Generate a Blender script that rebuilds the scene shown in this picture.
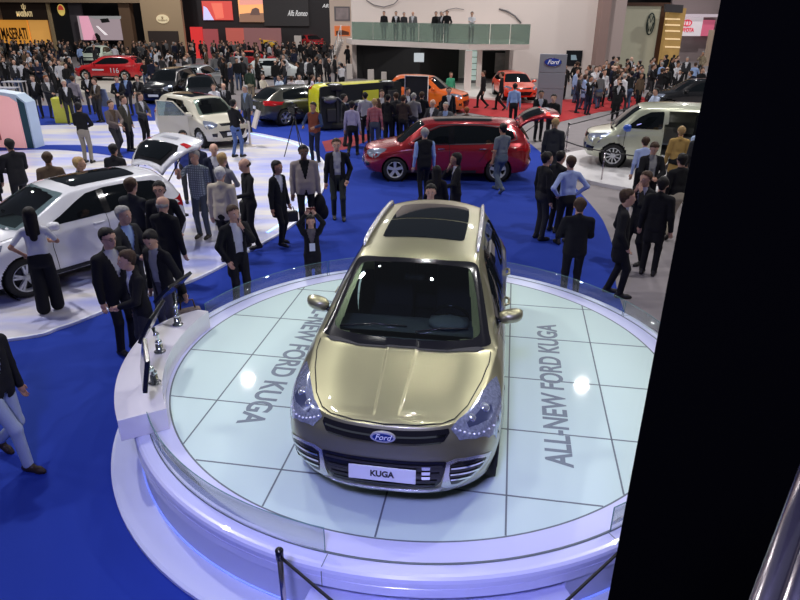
import bpy, bmesh, math, random
import numpy as np
from mathutils import Vector, Matrix
from mathutils.bvhtree import BVHTree
from mathutils.geometry import delaunay_2d_cdt

PI = math.pi
D = math.radians
scene = bpy.context.scene
COL = scene.collection
for o in list(bpy.data.objects):
    bpy.data.objects.remove(o)

# ---------------------------------------------------------------- camera
CAM = dict(f=646.37, x=-0.1232, y=-6.7091, z=4.3592, yaw=-0.0216, pitch=0.4197, roll=0.0058)
_F = Vector((math.sin(CAM['yaw'])*math.cos(CAM['pitch']), math.cos(CAM['yaw'])*math.cos(CAM['pitch']), -math.sin(CAM['pitch'])))
_R = Vector((math.cos(CAM['yaw']), -math.sin(CAM['yaw']), 0)); _U = _R.cross(_F)
_R2 = _R*math.cos(CAM['roll']) + _U*math.sin(CAM['roll']); _U2 = _U*math.cos(CAM['roll']) - _R*math.sin(CAM['roll'])
CPOS = Vector((CAM['x'], CAM['y'], CAM['z']))
cd = bpy.data.cameras.new('camera'); cam = bpy.data.objects.new('camera', cd); COL.objects.link(cam)
M = Matrix((( _R2.x, _U2.x, -_F.x, CPOS.x), (_R2.y, _U2.y, -_F.y, CPOS.y), (_R2.z, _U2.z, -_F.z, CPOS.z), (0, 0, 0, 1)))
cam.matrix_world = M
cd.sensor_fit = 'HORIZONTAL'; cd.sensor_width = 36; cd.lens = CAM['f']/800*36
cd.clip_start = 0.05; cd.clip_end = 500
scene.camera = cam

def ray(u, v):
    return (_F + _R2*((u-400)/CAM['f']) + _U2*((300-v)/CAM['f']))
def at(u, v, z=0.0):
    """the point of the horizontal plane z that the photo shows at (u, v)"""
    d = ray(u, v); t = (z-CPOS.z)/d.z
    return CPOS + d*t
def aty(u, v, Y):
    """the point of the vertical plane y=Y that the photo shows at (u, v)"""
    d = ray(u, v); t = (Y-CPOS.y)/d.y
    return CPOS + d*t

# ---------------------------------------------------------------- world, lamps, exposure
w = bpy.data.worlds.new('hall_air'); scene.world = w; w.use_nodes = True
w.node_tree.nodes['Background'].inputs[0].default_value = (0.62, 0.68, 0.85, 1)
w.node_tree.nodes['Background'].inputs[1].default_value = 0.075
scene.view_settings.view_transform = 'Standard'
scene.view_settings.look = 'None'
scene.view_settings.gamma = 1
scene.view_settings.exposure = 0.0
scene.view_settings.use_curve_mapping = False

def area(name, loc, size, power, color=(1, 1, 1), target=None, spread=180):
    l = bpy.data.lights.new(name, 'AREA'); l.shape = 'DISK'; l.size = size; l.energy = power; l.color = color; l.spread = D(spread)
    o = bpy.data.objects.new(name, l); COL.objects.link(o); o.location = loc
    if target is not None:
        o.rotation_euler = (Vector(target)-Vector(loc)).to_track_quat('-Z', 'Y').to_euler()
    return o
def spot(name, loc, target, power, angle=40, blend=.5, color=(1, 1, 1), radius=.08):
    l = bpy.data.lights.new(name, 'SPOT'); l.energy = power; l.spot_size = D(angle); l.spot_blend = blend; l.color = color; l.shadow_soft_size = radius
    o = bpy.data.objects.new(name, l); COL.objects.link(o); o.location = loc
    o.rotation_euler = (Vector(target)-Vector(loc)).to_track_quat('-Z', 'Y').to_euler()
    return o
# hall lamps hung in the roof
for ix, x in enumerate((-24, -8, 8, 24)):
    for iy, y in enumerate((4, 20, 36, 54)):
        area('hall_lamp', (x, y, 13), .5, (1150 if y < 30 else 850) if y > 12 else 640, (1, .97, .95))
# spot lamps of the stand
for (x, y, z, tx, ty, p, ang) in [(-2.6, -3.4, 8.0, -.5, -1.2, 300, 42), (2.4, -3.0, 8.2, .4, -1.0, 300, 42), (-3.2, 2.4, 8.4, -.4, .4, 300, 45),
                            (3.4, 2.2, 8.4, .6, .2, 300, 45), (0.2, 4.4, 8.6, 0, .8, 300, 45), (0.6, -.2, 9.0, 0, -.6, 200, 60)]:
    spot('stand_spot_lamp', (x, y, z), (tx, ty, .6), p, ang, .6, (1, 1, .96), .07)
for (x, y, tx, ty, p) in [(-9, 5, -6.5, 4.5, 1000), (-6, 11, -5.5, 9, 800), (-10, 12, -9, 12, 700), (-8, 18, -7, 17, 700)]:
    spot('stand_wash_lamp', (x, y, 9), (tx, ty, 0), p, 75, .8, (.88, .89, 1), .15)
for (x, y, tx, ty, p) in [(8, 14, 7, 13, 700), (2, 14, 1.4, 12, 600), (-3, 25, -5, 22, 700)]:
    spot('stand_wash_lamp', (x, y, 9), (tx, ty, 0), p, 70, .8, (1, .98, .95), .15)
area('podium_wash_lamp', (-1.0, -8.2, 7.5), 1.2, 170, (.42, .42, 1), (0, -3.2, .3), 90)

# ---------------------------------------------------------------- materials
MATS = {}
def mat(name, col, rough=.5, metal=0., coat=0., emit=None, estr=1., alpha=None, trans=0., ior=1.45, noise=0., nscale=20., spec=.5, coatr=.03, bump=0.):
    if name in MATS: return MATS[name]
    m = bpy.data.materials.new(name); m.use_nodes = True; nt = m.node_tree; b = nt.nodes['Principled BSDF']
    c = (*col, 1) if len(col) == 3 else col
    b.inputs['Base Color'].default_value = c; b.inputs['Roughness'].default_value = rough; b.inputs['Metallic'].default_value = metal
    b.inputs['Coat Weight'].default_value = coat; b.inputs['Coat Roughness'].default_value = coatr
    b.inputs['Specular IOR Level'].default_value = spec; b.inputs['IOR'].default_value = ior
    if trans: b.inputs['Transmission Weight'].default_value = trans
    if alpha is not None: b.inputs['Alpha'].default_value = alpha
    if emit: b.inputs['Emission Color'].default_value = (*emit, 1); b.inputs['Emission Strength'].default_value = estr
    if noise or bump:
        tc = nt.nodes.new('ShaderNodeTexCoord'); n = nt.nodes.new('ShaderNodeTexNoise'); n.inputs['Scale'].default_value = nscale; n.inputs['Detail'].default_value = 4
        nt.links.new(tc.outputs['Object'], n.inputs['Vector'])
        if noise:
            mr = nt.nodes.new('ShaderNodeMapRange'); mr.inputs[3].default_value = 1-noise; mr.inputs[4].default_value = 1+noise
            mx = nt.nodes.new('ShaderNodeVectorMath'); mx.operation = 'SCALE'; mx.inputs[0].default_value = c[:3]
            nt.links.new(n.outputs['Fac'], mr.inputs[0]); nt.links.new(mr.outputs[0], mx.inputs['Scale']); nt.links.new(mx.outputs[0], b.inputs['Base Color'])
        if bump:
            bp = nt.nodes.new('ShaderNodeBump'); bp.inputs['Strength'].default_value = bump; bp.inputs['Distance'].default_value = .01
            nt.links.new(n.outputs['Fac'], bp.inputs['Height']); nt.links.new(bp.outputs[0], b.inputs['Normal'])
    MATS[name] = m
    return m
def glassy(name, tint=(.8, .95, .92), mix=.12, rough=.02, dens=0.12):
    """thin clear sheet: mostly see-through, a fresnel reflection on top"""
    if name in MATS: return MATS[name]
    m = bpy.data.materials.new(name); m.use_nodes = True; nt = m.node_tree; nt.nodes.clear()
    out = nt.nodes.new('ShaderNodeOutputMaterial'); tr = nt.nodes.new('ShaderNodeBsdfTransparent'); gl = nt.nodes.new('ShaderNodeBsdfGlossy'); df = nt.nodes.new('ShaderNodeBsdfDiffuse')
    lw = nt.nodes.new('ShaderNodeLayerWeight'); lw.inputs[0].default_value = .25; m1 = nt.nodes.new('ShaderNodeMixShader'); m2 = nt.nodes.new('ShaderNodeMixShader')
    tr.inputs[0].default_value = (*tint, 1); gl.inputs[0].default_value = (1, 1, 1, 1); gl.inputs['Roughness'].default_value = rough; df.inputs[0].default_value = (*tint, 1)
    m2.inputs[0].default_value = dens
    nt.links.new(tr.outputs[0], m2.inputs[1]); nt.links.new(df.outputs[0], m2.inputs[2])
    mp = nt.nodes.new('ShaderNodeMath'); mp.operation = 'MULTIPLY_ADD'; mp.inputs[1].default_value = .5; mp.inputs[2].default_value = mix*.4
    nt.links.new(lw.outputs['Fresnel'], mp.inputs[0]); nt.links.new(mp.outputs[0], m1.inputs[0]); nt.links.new(m2.outputs[0], m1.inputs[1]); nt.links.new(gl.outputs[0], m1.inputs[2])
    nt.links.new(m1.outputs[0], out.inputs[0]); MATS[name] = m
    return m

# ---------------------------------------------------------------- mesh building
class MB:
    def __init__(s): s.v = []; s.f = []; s.m = []; s.sm = []
    def add(s, vs, fs, mi=0, smooth=False, mtx=None):
        n = len(s.v)
        if mtx is not None: vs = [mtx @ Vector(p) for p in vs]
        s.v += [tuple(p) for p in vs]; s.f += [tuple(i+n for i in f) for f in fs]; s.m += [mi]*len(fs); s.sm += [smooth]*len(fs)
        return s
    def box(s, c, size, mi=0, rz=0, mtx=None, bev=0.):
        x, y, z = [k/2 for k in size]
        if bev > 0:
            bm = bmesh.new(); bmesh.ops.create_cube(bm, size=1)
            for q in bm.verts: q.co = Vector((q.co.x*size[0], q.co.y*size[1], q.co.z*size[2]))
            bmesh.ops.bevel(bm, geom=list(bm.edges), offset=bev, segments=2, affect='EDGES', profile=.6)
            bm.verts.index_update(); vs = [q.co.copy() for q in bm.verts]; fs = [[q.index for q in f.verts] for f in bm.faces]; bm.free()
        else:
            vs = [Vector((a*x, b*y, d*z)) for a in (-1, 1) for b in (-1, 1) for d in (-1, 1)]
            fs = [(0, 1, 3, 2), (4, 6, 7, 5), (0, 4, 5, 1), (2, 3, 7, 6), (0, 2, 6, 4), (1, 5, 7, 3)]
        T = Matrix.Translation(c) @ Matrix.Rotation(rz, 4, 'Z')
        if mtx is not None: T = mtx @ T
        return s.add([T @ p for p in vs], fs, mi)
    def tube(s, pts, r, seg=10, mi=0, cap=True, mtx=None, smooth=True):
        pts = [Vector(p) for p in pts]; rs = r if isinstance(r, (list, tuple)) else [r]*len(pts)
        vs = []; n = len(pts); up = None
        for i, p in enumerate(pts):
            t = (pts[min(i+1, n-1)]-pts[max(i-1, 0)]).normalized()
            if up is None: up = t.orthogonal().normalized()
            a = (up - t*up.dot(t)).normalized(); b = t.cross(a); up = a
            for k in range(seg):
                th = 2*PI*k/seg; vs.append(p+(a*math.cos(th)+b*math.sin(th))*rs[i])
        fs = [(i*seg+k, i*seg+(k+1) % seg, (i+1)*seg+(k+1) % seg, (i+1)*seg+k) for i in range(n-1) for k in range(seg)]
        if cap: fs += [tuple(range(seg))[::-1], tuple((n-1)*seg+k for k in range(seg))]
        return s.add(vs, fs, mi, smooth, mtx)
    def lathe(s, prof, seg=32, mi=0, mtx=None, a0=0, a1=2*PI, smooth=True):
        """prof: (r, z) pairs turned about Z"""
        full = abs(a1-a0-2*PI) < 1e-6; m = seg if full else seg+1; vs = []
        for (r, z) in prof:
            for k in range(m):
                th = a0+(a1-a0)*k/seg; vs.append((r*math.cos(th), r*math.sin(th), z))
        fs = []
        for i in range(len(prof)-1):
            for k in range(seg):
                k2 = (k+1) % m; fs.append((i*m+k, i*m+k2, (i+1)*m+k2, (i+1)*m+k))
        return s.add(vs, fs, mi, smooth, mtx)
    def ellip(s, c, r, seg=12, rings=8, mi=0, mtx=None):
        vs = []; fs = []
        for i in range(rings+1):
            ph = -PI/2+PI*i/rings
            for k in range(seg):
                th = 2*PI*k/seg; vs.append((c[0]+r[0]*math.cos(ph)*math.cos(th), c[1]+r[1]*math.cos(ph)*math.sin(th), c[2]+r[2]*math.sin(ph)))
        for i in range(rings):
            for k in range(seg): fs.append((i*seg+k, i*seg+(k+1) % seg, (i+1)*seg+(k+1) % seg, (i+1)*seg+k))
        return s.add(vs, fs, mi, True, mtx)
    def prism(s, poly, z0, z1, mi=0, mtx=None):
        n = len(poly); vs = [(x, y, z0) for x, y in poly]+[(x, y, z1) for x, y in poly]
        fs = [tuple(range(n))[::-1], tuple(range(n, 2*n))]+[(i, (i+1) % n, n+(i+1) % n, n+i) for i in range(n)]
        return s.add(vs, fs, mi, False, mtx)
    def mesh(s, name, mats):
        me = bpy.data.meshes.new(name); me.from_pydata(s.v, [], s.f)
        if not isinstance(mats, (list, tuple)): mats = [mats]
        for m in mats: me.materials.append(m)
        me.polygons.foreach_set('material_index', s.m); me.polygons.foreach_set('use_smooth', s.sm); me.update()
        return me
    def build(s, name, mats, parent=None, loc=None, rz=0):
        return link(name, s.mesh(name, mats), parent, loc, rz)
def link(name, data, parent=None, loc=None, rz=0):
    o = bpy.data.objects.new(name, data); COL.objects.link(o)
    if parent is not None: o.parent = parent
    if loc is not None: o.location = loc
    if rz: o.rotation_euler = (0, 0, rz)
    return o
def empty(name, loc=(0, 0, 0), rz=0):
    o = link(name, None, None, loc, rz); o.empty_display_size = .1
    return o
def tag(o, label=None, cat=None, group=None, kind=None):
    if label: o['label'] = label
    if cat: o['category'] = cat
    if group: o['group'] = group
    if kind: o['kind'] = kind
    return o
def structure(o, label=None):
    o['kind'] = 'structure'
    if label: o['label'] = label
    return o
def copy_tree(o, parent=None):
    c = o.copy(); COL.objects.link(c)
    if parent is not None: c.parent = parent; c.matrix_parent_inverse = o.matrix_parent_inverse
    for ch in list(o.children): copy_tree(ch, c)
    return c
def text_mesh(s, size, depth=.004, shear=0, bold=0., align='CENTER', space=1.):
    cu = bpy.data.curves.new('lettering', 'FONT'); cu.body = s; cu.size = size; cu.extrude = depth; cu.shear = shear; cu.align_x = align; cu.align_y = 'CENTER'; cu.offset = bold; cu.space_character = space
    o = bpy.data.objects.new('lettering', cu); COL.objects.link(o)
    dg = bpy.context.evaluated_depsgraph_get(); me = bpy.data.meshes.new_from_object(o.evaluated_get(dg))
    bpy.data.objects.remove(o); bpy.data.curves.remove(cu)
    return me
def text_obj(name, s, size, m, parent, mtx, depth=.004, shear=0, bold=0., align='CENTER', width=None, space=1.):
    me = text_mesh(s, size, depth, shear, bold, align, space)
    if width:
        xs = [v.co.x for v in me.vertices]; k = width/(max(xs)-min(xs))
        for v in me.vertices: v.co.x *= k
    me.materials.clear(); me.materials.append(m); me.transform(mtx)
    return link(name, me, parent)
def rotm(loc, rx=0, ry=0, rz=0):
    return Matrix.Translation(loc) @ Matrix.Rotation(rz, 4, 'Z') @ Matrix.Rotation(ry, 4, 'Y') @ Matrix.Rotation(rx, 4, 'X')
# ================================================================ structure: floors
grey_floor = mat('grey_exhibition_carpet', (.25, .225, .235), .9, noise=.12, nscale=3, bump=.1)
blue_carpet = mat('blue_carpet', (.019, .045, .31), .95, noise=.10, nscale=1.2, bump=.05, spec=.15)
red_carpet = mat('red_carpet', (.42, .025, .03), .95, noise=.1, nscale=2)
def stone_mat():
    m = mat('pale_stone_stand_floor', (.62, .60, .74), .35, noise=.0)
    nt = m.node_tree; b = nt.nodes['Principled BSDF']
    tc = nt.nodes.new('ShaderNodeTexCoord'); mp = nt.nodes.new('ShaderNodeMapping'); mp.inputs['Scale'].default_value = (.35, 1.3, 1); mp.inputs['Rotation'].default_value = (0, 0, -.45)
    n = nt.nodes.new('ShaderNodeTexNoise'); n.inputs['Scale'].default_value = 1.1; n.inputs['Detail'].default_value = 3
    cr = nt.nodes.new('ShaderNodeValToRGB'); cr.color_ramp.elements[0].position = .35; cr.color_ramp.elements[0].color = (.40, .44, .85, 1)  # bluish stand lighting put into the pale floor's colour as lavender streaks
    cr.color_ramp.elements[1].position = .62; cr.color_ramp.elements[1].color = (.74, .70, .66, 1)
    nt.links.new(tc.outputs['Object'], mp.inputs[0]); nt.links.new(mp.outputs[0], n.inputs[0]); nt.links.new(n.outputs['Fac'], cr.inputs[0]); nt.links.new(cr.outputs[0], b.inputs['Base Color'])
    return m
stone = stone_mat()
white_edge = mat('white_edge_strip', (.8, .82, .9), .3)

MB().box((0, 25, -.1), (150, 110, .2)).build('floor', grey_floor)
structure(bpy.data.objects['floor'])

def smooth_poly(pts, n=6, closed=False):
    P = [Vector((p[0], p[1], 0)) for p in pts]; out = []; m = len(P)
    for i in range(m-1 if not closed else m):
        p0 = P[(i-1) % m] if (closed or i > 0) else P[0]; p1 = P[i]; p2 = P[(i+1) % m]; p3 = P[(i+2) % m] if (closed or i+2 < m) else P[-1]
        for k in range(n):
            t = k/n; out.append(tuple((.5*((2*p1)+(p2-p0)*t+(2*p0-5*p1+4*p2-p3)*t*t+(3*p1-p0-3*p2+p3)*t**3))[:2]))
    if not closed: out.append(tuple(P[-1][:2]))
    return out
def px(l, z=0.0): return [tuple(at(u, v, z)[:2]) for u, v in l]
def slab(name, poly, z0, z1, m, label=None, kind='structure'):
    o = MB().prism(poly, z0, z1).build(name, m); o['kind'] = kind
    if label: o['label'] = label
    return o
# blue carpet: right edge curves round the podium
right = smooth_poly(px([(480, 128), (515, 135), (540, 152), (565, 177), (595, 210), (607, 230), (616, 262), (617, 290)])+[(3.2, 1.5), (3.6, -1.5), (4.5, -6), (5.0, -9)], 6)
slab('floor_blue_carpet', [(-45, -9), *right[::-1], *px([(440, 124), (330, 116), (150, 104), (60, 106)]), (-45, 27)], .0, .012, blue_carpet)
slab('floor_red_carpet', px([(432, 100), (470, 98), (560, 100), (640, 96), (660, 104), (600, 112), (560, 122), (515, 121), (470, 113), (435, 112)]), 0, .013, red_carpet)
slab('floor_red_strip', px([(322, 142), (350, 136), (372, 134), (366, 142), (345, 150), (326, 152)]), .004, .017, mat('dull_red_carpet', (.26, .035, .045), .95))
# pale stone floor of the left stand, a raised plate with a lit rim
SF = .05
edge = smooth_poly([(-9.8, .2)]+px([(0, 343), (60, 330), (110, 311), (150, 297), (200, 279), (250, 252), (290, 228), (315, 205), (326, 180), (323, 162), (302, 145), (270, 137), (250, 133)]), 6)
upper = px([(252, 128), (240, 118)])
band_low = px([(150, 163), (135, 160), (100, 154), (60, 149.5), (42, 149), (0, 150)])
slab('floor_pale_stone', [*edge, *upper, *px([(200, 122), (150, 122), (60, 126), (0, 128)]), (-40, 20), (-40, -2)], .012, SF, stone)
slab('floor_blue_band', smooth_poly(px([(145, 166), (135, 160), (100, 154), (60, 150), (20, 150), (-60, 154)], SF), 4)+smooth_poly(px([(-60, 147), (0, 146), (60, 145), (100, 146), (135, 150), (160, 158)], SF), 4), SF, SF+.006, blue_carpet)
# glowing rim strip of the stone floor
rim_glow = mat('cyan_light_strip', (.5, .7, 1), .4, emit=(.25, .55, 1), estr=1.6)
def ribbon(name, pts, wdt, z0, z1, m, inner=0.):
    P = [Vector((p[0], p[1], 0)) for p in pts]; L = []; R = []
    for i, p in enumerate(P):
        t = (P[min(i+1, len(P)-1)]-P[max(i-1, 0)]).normalized(); n = Vector((-t.y, t.x, 0)); L.append(p+n*(inner)); R.append(p+n*(inner+wdt))
    vs = [(q.x, q.y, z) for z in (z0, z1) for q in L+R]; n = len(P); fs = []
    for i in range(n-1):
        a, b, c, d = i, i+1, n+i+1, n+i; o = 2*n
        fs += [(a+o, b+o, c+o, d+o), (a, d, c, b), (a, b, b+o, a+o), (d, d+o, c+o, c)]
    return MB().add(vs, fs).build(name, m)
structure(ribbon('trim_1', edge[40:], .06, SF, SF+.008, rim_glow, .22))
structure(ribbon('trim_2', edge, .05, .012, SF+.004, white_edge, -.02))

# ================================================================ podium (one thing with parts)
HD = .56; TR = D(82-90)
glass_floor = mat('pale_green_backpainted_glass', (.56, .70, .67), .03, noise=.03, nscale=1.0)
joint = mat('dark_tile_joint', (.12, .15, .17), .6)
letter_grey = mat('grey_floor_lettering', (.14, .18, .22), .5)
pod_white = mat('white_lacquer_podium', (.58, .60, .84), .28, coat=.4)  # white rim, wall and base, with the strip's lavender light mixed into their colours
pod_wall = mat('satin_white_podium_wall', (.50, .53, .74), .45)
pod_base = mat('lavender_white_base_ring', (.60, .64, .82), .35, coat=.2)
podium = tag(empty('podium'), 'round white podium with a glass tile floor under the gold car', 'podium')
R0, R1, R2 = 2.84, 3.07, 3.22
MB().lathe([(0, .02), (3.50, .02), (3.50, .055), (3.47, .065), (0, .065)], 128, smooth=False).build('base_ring', pod_base, podium)
# wall stands under the rim, open at the step
aS0, aS1 = D(-106), D(-70)
b = MB(); b.lathe([(3.19, .065), (3.19, .40)], 100, a0=aS1, a1=aS0+2*PI); b.lathe([(3.02, .065), (3.02, .40)], 40, a0=aS0, a1=aS1)
for a in (aS0, aS1):
    b.add([(3.02*math.cos(a), 3.02*math.sin(a), .065), (3.19*math.cos(a), 3.19*math.sin(a), .065), (3.19*math.cos(a), 3.19*math.sin(a), .40), (3.02*math.cos(a), 3.02*math.sin(a), .40)], [(0, 1, 2, 3)])
b.build('podium_wall', pod_wall, podium)
MB().lathe([(2.98, .375), (3.215, .375), (3.222, .382), (3.222, .462), (3.216, .467), (3.222, .472), (3.222, .515), (3.212, .541), (3.190, .557), (3.165, .562), (3.085, .562), (3.078, .552), (3.066, .552), (3.06, .562), (2.855, .562), (2.85, .552), (2.80, .552), (2.80, .375), (2.98, .375)], 256, smooth=False).build('rim', pod_white, podium)
MB().lathe([(0, .50), (2.84, .50), (2.84, .56), (0, .56)], 128, smooth=False).build('glass_floor', glass_floor, podium)
# tile joints and lettering in the glass floor's own directions
TM = Matrix.Rotation(TR, 4, 'Z')
b = MB()
for xo in (-2.05, -1.0, 0.0, 1.02, 2.02):
    h = math.sqrt(R0*R0-xo*xo); b.box((xo, 0, .5605), (.016, 2*h-.01, .003), mtx=TM)
for yo in (-2.17, -1.19, -.17, .86, 1.87):
    h = math.sqrt(R0*R0-yo*yo); b.box((0, yo, .5605), (2*h-.01, .016, .003), mtx=TM)
b.lathe([(2.835, .5595), (2.852, .5625), (2.868, .5595)], 128)
b.build('tile_joint', joint, podium)
text_obj('floor_lettering', 'ALL-NEW FORD KUGA', .35, letter_grey, podium, TM @ rotm((1.51, -.20, .562), 0, 0, PI/2), .001, width=3.0, bold=.008)
text_obj('floor_lettering', 'ALL-NEW FORD KUGA', .37, letter_grey, podium, TM @ rotm((-1.57, .02, .562), 0, 0, -PI/2), .001, width=3.15, bold=.008)
# low glass balustrade in bent panes
pane = glassy('balustrade_glass', (.93, .97, .97), .08, .02, .025)
pane_edge = mat('green_glass_edge', (.10, .22, .24), .2)
def gpane(a0, a1):
    b = MB(); n = 24
    b.lathe([(3.066, .553), (3.066, .80), (3.076, .80), (3.076, .553)], n, a0=a0, a1=a1)
    o = b.build('balustrade_pane', pane, podium)
    e = MB(); e.lathe([(3.067, .8003), (3.067, .803), (3.075, .803), (3.075, .8003)], n, a0=a0, a1=a1)
    for a in (a0, a1):
        e.box((3.071*math.cos(a), 3.071*math.sin(a), .677), (.010, .004, .248), rz=a)
    e.build('pane_edge', pane_edge, o)
for a0, a1 in ((-151, -104.5), (-61, -22), (-21.5, 26), (26.5, 72), (72.5, 118), (118.5, 160)):
    gpane(D(a0), D(a1))
MB().lathe([(3.060, .5625), (3.082, .5625), (3.082, .5640), (3.060, .5640), (3.060, .5625)], 160).build('glass_channel', joint, podium)
b = MB()
for a in (-104, -61.5, -21.7, 26.2, 72.2, 118.2):
    a = D(a); b.box((3.152*math.cos(a), 3.152*math.sin(a), .5635), (.13, .006, .002), rz=a); b.box((3.224*math.cos(a), 3.224*math.sin(a), .45), (.004, .006, .15), rz=a)
b.build('rim_seam', joint, podium)
# entrance step in front
b = MB(); n = 30; vs = []; fs = []
for k in range(n+1):
    a = aS0+(aS1-aS0)*k/n; ro = 4.15
    for r, z in ((3.03, .28), (ro-.03, .28), (ro, .25), (ro, .066)): vs.append((r*math.cos(a), r*math.sin(a), z))
for k in range(n):
    for j in range(3): fs.append((k*4+j, k*4+j+1, (k+1)*4+j+1, (k+1)*4+j))
fs += [(0, 3, 2, 1), (n*4, n*4+1, n*4+2, n*4+3)]
b.add(vs, fs).build('step', pod_white, podium)
# blue light strip at the foot of the wall
MB().lathe([(3.192, .068), (3.205, .068), (3.205, .080), (3.192, .080)], 120, a0=aS1, a1=aS0+2*PI).build('light_strip', mat('blue_light_strip', (.4, .5, 1), .4, emit=(.15, .25, 1), estr=.45), podium)

# info desk on the rim, with monitors on chrome stalks
desk_w = mat('white_gloss_desk', (.78, .76, .80), .15, coat=.5)
a0, a1 = D(163.5), D(209.5); n = 24; vs = []; fs = []
for k in range(n+1):
    a = a0+(a1-a0)*k/n; ri = 2.89; ro = 3.34+.02*math.sin(PI*k/n)-.30*max(0, 1-k/8)**2
    for r, z in ((ri, .566), (ri, .80), (ro, .80), (ro, .566)): vs.append((r*math.cos(a), r*math.sin(a), z))
for k in range(n):
    for j in range(4): fs.append((k*4+j, k*4+(j+1) % 4, (k+1)*4+(j+1) % 4, (k+1)*4+j))
fs += [(0, 3, 2, 1), (n*4, n*4+1, n*4+2, n*4+3)]
desk = tag(MB().add(vs, fs).build('display_desk', desk_w), 'curved low white desk on the podium rim carrying the monitors', 'desk')
# ================================================================ cars
# control net of half a car body: stations (front to rear) of nine points (sill, low, mid, shoulder, belt, glass, roof edge, roof quarter, centre)
F_ = 2.26
NET = [
 [(0, F_-.10, .25), (0, F_, .40), (0, F_+.01, .60), (0, F_-.02, .79), (0, F_-.07, .89), (0, F_-.09, .905), (0, F_-.12, .92), (0, F_-.16, .932), (0, F_-.22, .945)],
 [(.42, F_-.12, .25), (.47, F_-.02, .40), (.48, F_-.01, .60), (.46, F_-.05, .79), (.46, F_-.11, .89), (.36, F_-.14, .91), (.25, F_-.19, .93), (.12, F_-.25, .945), (0, F_-.32, .96)],
 [(.72, F_-.30, .26), (.79, F_-.20, .42), (.81, F_-.19, .62), (.80, F_-.27, .80), (.66, F_-.32, .91), (.54, F_-.36, .945), (.38, F_-.41, .975), (.19, F_-.46, .99), (0, F_-.50, .995)],
 [(.86, 1.72, .26), (.905, 1.72, .45), (.92, 1.72, .66), (.90, 1.68, .84), (.765, 1.58, .975), (.62, 1.56, 1.00), (.43, 1.55, 1.02), (.22, 1.55, 1.03), (0, 1.55, 1.035)],
 [(.87, 1.33, .26), (.92, 1.33, .45), (.925, 1.33, .68), (.91, 1.30, .89), (.80, 1.25, 1.02), (.67, 1.25, 1.05), (.48, 1.25, 1.07), (.24, 1.25, 1.08), (0, 1.25, 1.085)],
 [(.86, .98, .25), (.91, .98, .45), (.915, .98, .70), (.905, .96, .93), (.835, .93, 1.04), (.80, .95, 1.06), (.72, 1.0, 1.085), (.38, 1.10, 1.105), (0, 1.14, 1.11)],
 [(.86, .5, .25), (.905, .5, .45), (.915, .5, .70), (.91, .5, .95), (.86, .50, 1.06), (.80, .52, 1.19), (.68, .58, 1.32), (.37, .70, 1.355), (0, .75, 1.365)],
 [(.86, .1, .25), (.905, .1, .45), (.915, .1, .70), (.91, .1, .96), (.865, .10, 1.07), (.775, .12, 1.33), (.62, .18, 1.565), (.34, .28, 1.61), (0, .32, 1.62)],
 [(.86, -.35, .25), (.905, -.35, .45), (.915, -.35, .70), (.91, -.35, .97), (.865, -.35, 1.08), (.775, -.35, 1.36), (.62, -.35, 1.60), (.34, -.35, 1.655), (0, -.35, 1.67)],
 [(.86, -1.0, .25), (.905, -1.0, .45), (.915, -1.0, .70), (.91, -1.0, .98), (.855, -1.0, 1.10), (.765, -1.0, 1.37), (.61, -1.0, 1.60), (.34, -1.0, 1.655), (0, -1.0, 1.67)],
 [(.87, -1.36, .25), (.92, -1.36, .45), (.925, -1.36, .70), (.91, -1.40, 1.0), (.835, -1.5, 1.13), (.745, -1.55, 1.37), (.59, -1.60, 1.575), (.34, -1.70, 1.62), (0, -1.74, 1.635)],
 [(.86, -1.70, .26), (.91, -1.72, .45), (.92, -1.72, .70), (.90, -1.75, 1.0), (.80, -1.85, 1.14), (.73, -1.88, 1.27), (.62, -1.90, 1.38), (.34, -1.97, 1.41), (0, -2.0, 1.42)],
 [(.80, -1.98, .30), (.87, -2.02, .46), (.88, -2.02, .70), (.85, -2.02, .97), (.74, -2.08, 1.10), (.68, -2.10, 1.12), (.58, -2.13, 1.14), (.32, -2.18, 1.155), (0, -2.20, 1.16)],
 [(.60, -2.17, .32), (.66, -2.24, .46), (.66, -2.24, .70), (.62, -2.20, .95), (.56, -2.18, 1.06), (.46, -2.19, 1.08), (.34, -2.20, 1.09), (.17, -2.21, 1.10), (0, -2.22, 1.11)],
 [(0, -2.20, .32), (0, -2.28, .46), (0, -2.28, .70), (0, -2.24, .95), (0, -2.22, 1.05), (0, -2.22, 1.06), (0, -2.22, 1.07), (0, -2.225, 1.08), (0, -2.225, 1.09)],
]
YK = [2.26, 1.33, 1.10, .20, -1.36, -1.75, -2.26]
ZK = [0., .25, 1.06, 1.66]
def pl(x, xs, ys):
    if (x-xs[0])*(xs[0]-xs[1]) > 0: return ys[0]+(x-xs[0])*(ys[1]-ys[0])/(xs[1]-xs[0])
    for i in range(len(xs)-1):
        a, b = xs[i], xs[i+1]
        if (x-a)*(x-b) <= 0: return ys[i]+(x-a)*(ys[i+1]-ys[i])/(b-a)
    return ys[-1]+(x-xs[-1])*(ys[-1]-ys[-2])/(xs[-1]-xs[-2])
def sstep(a, b, x):
    t = max(0., min(1., (x-a)/(b-a))); return t*t*(3-2*t)

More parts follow.
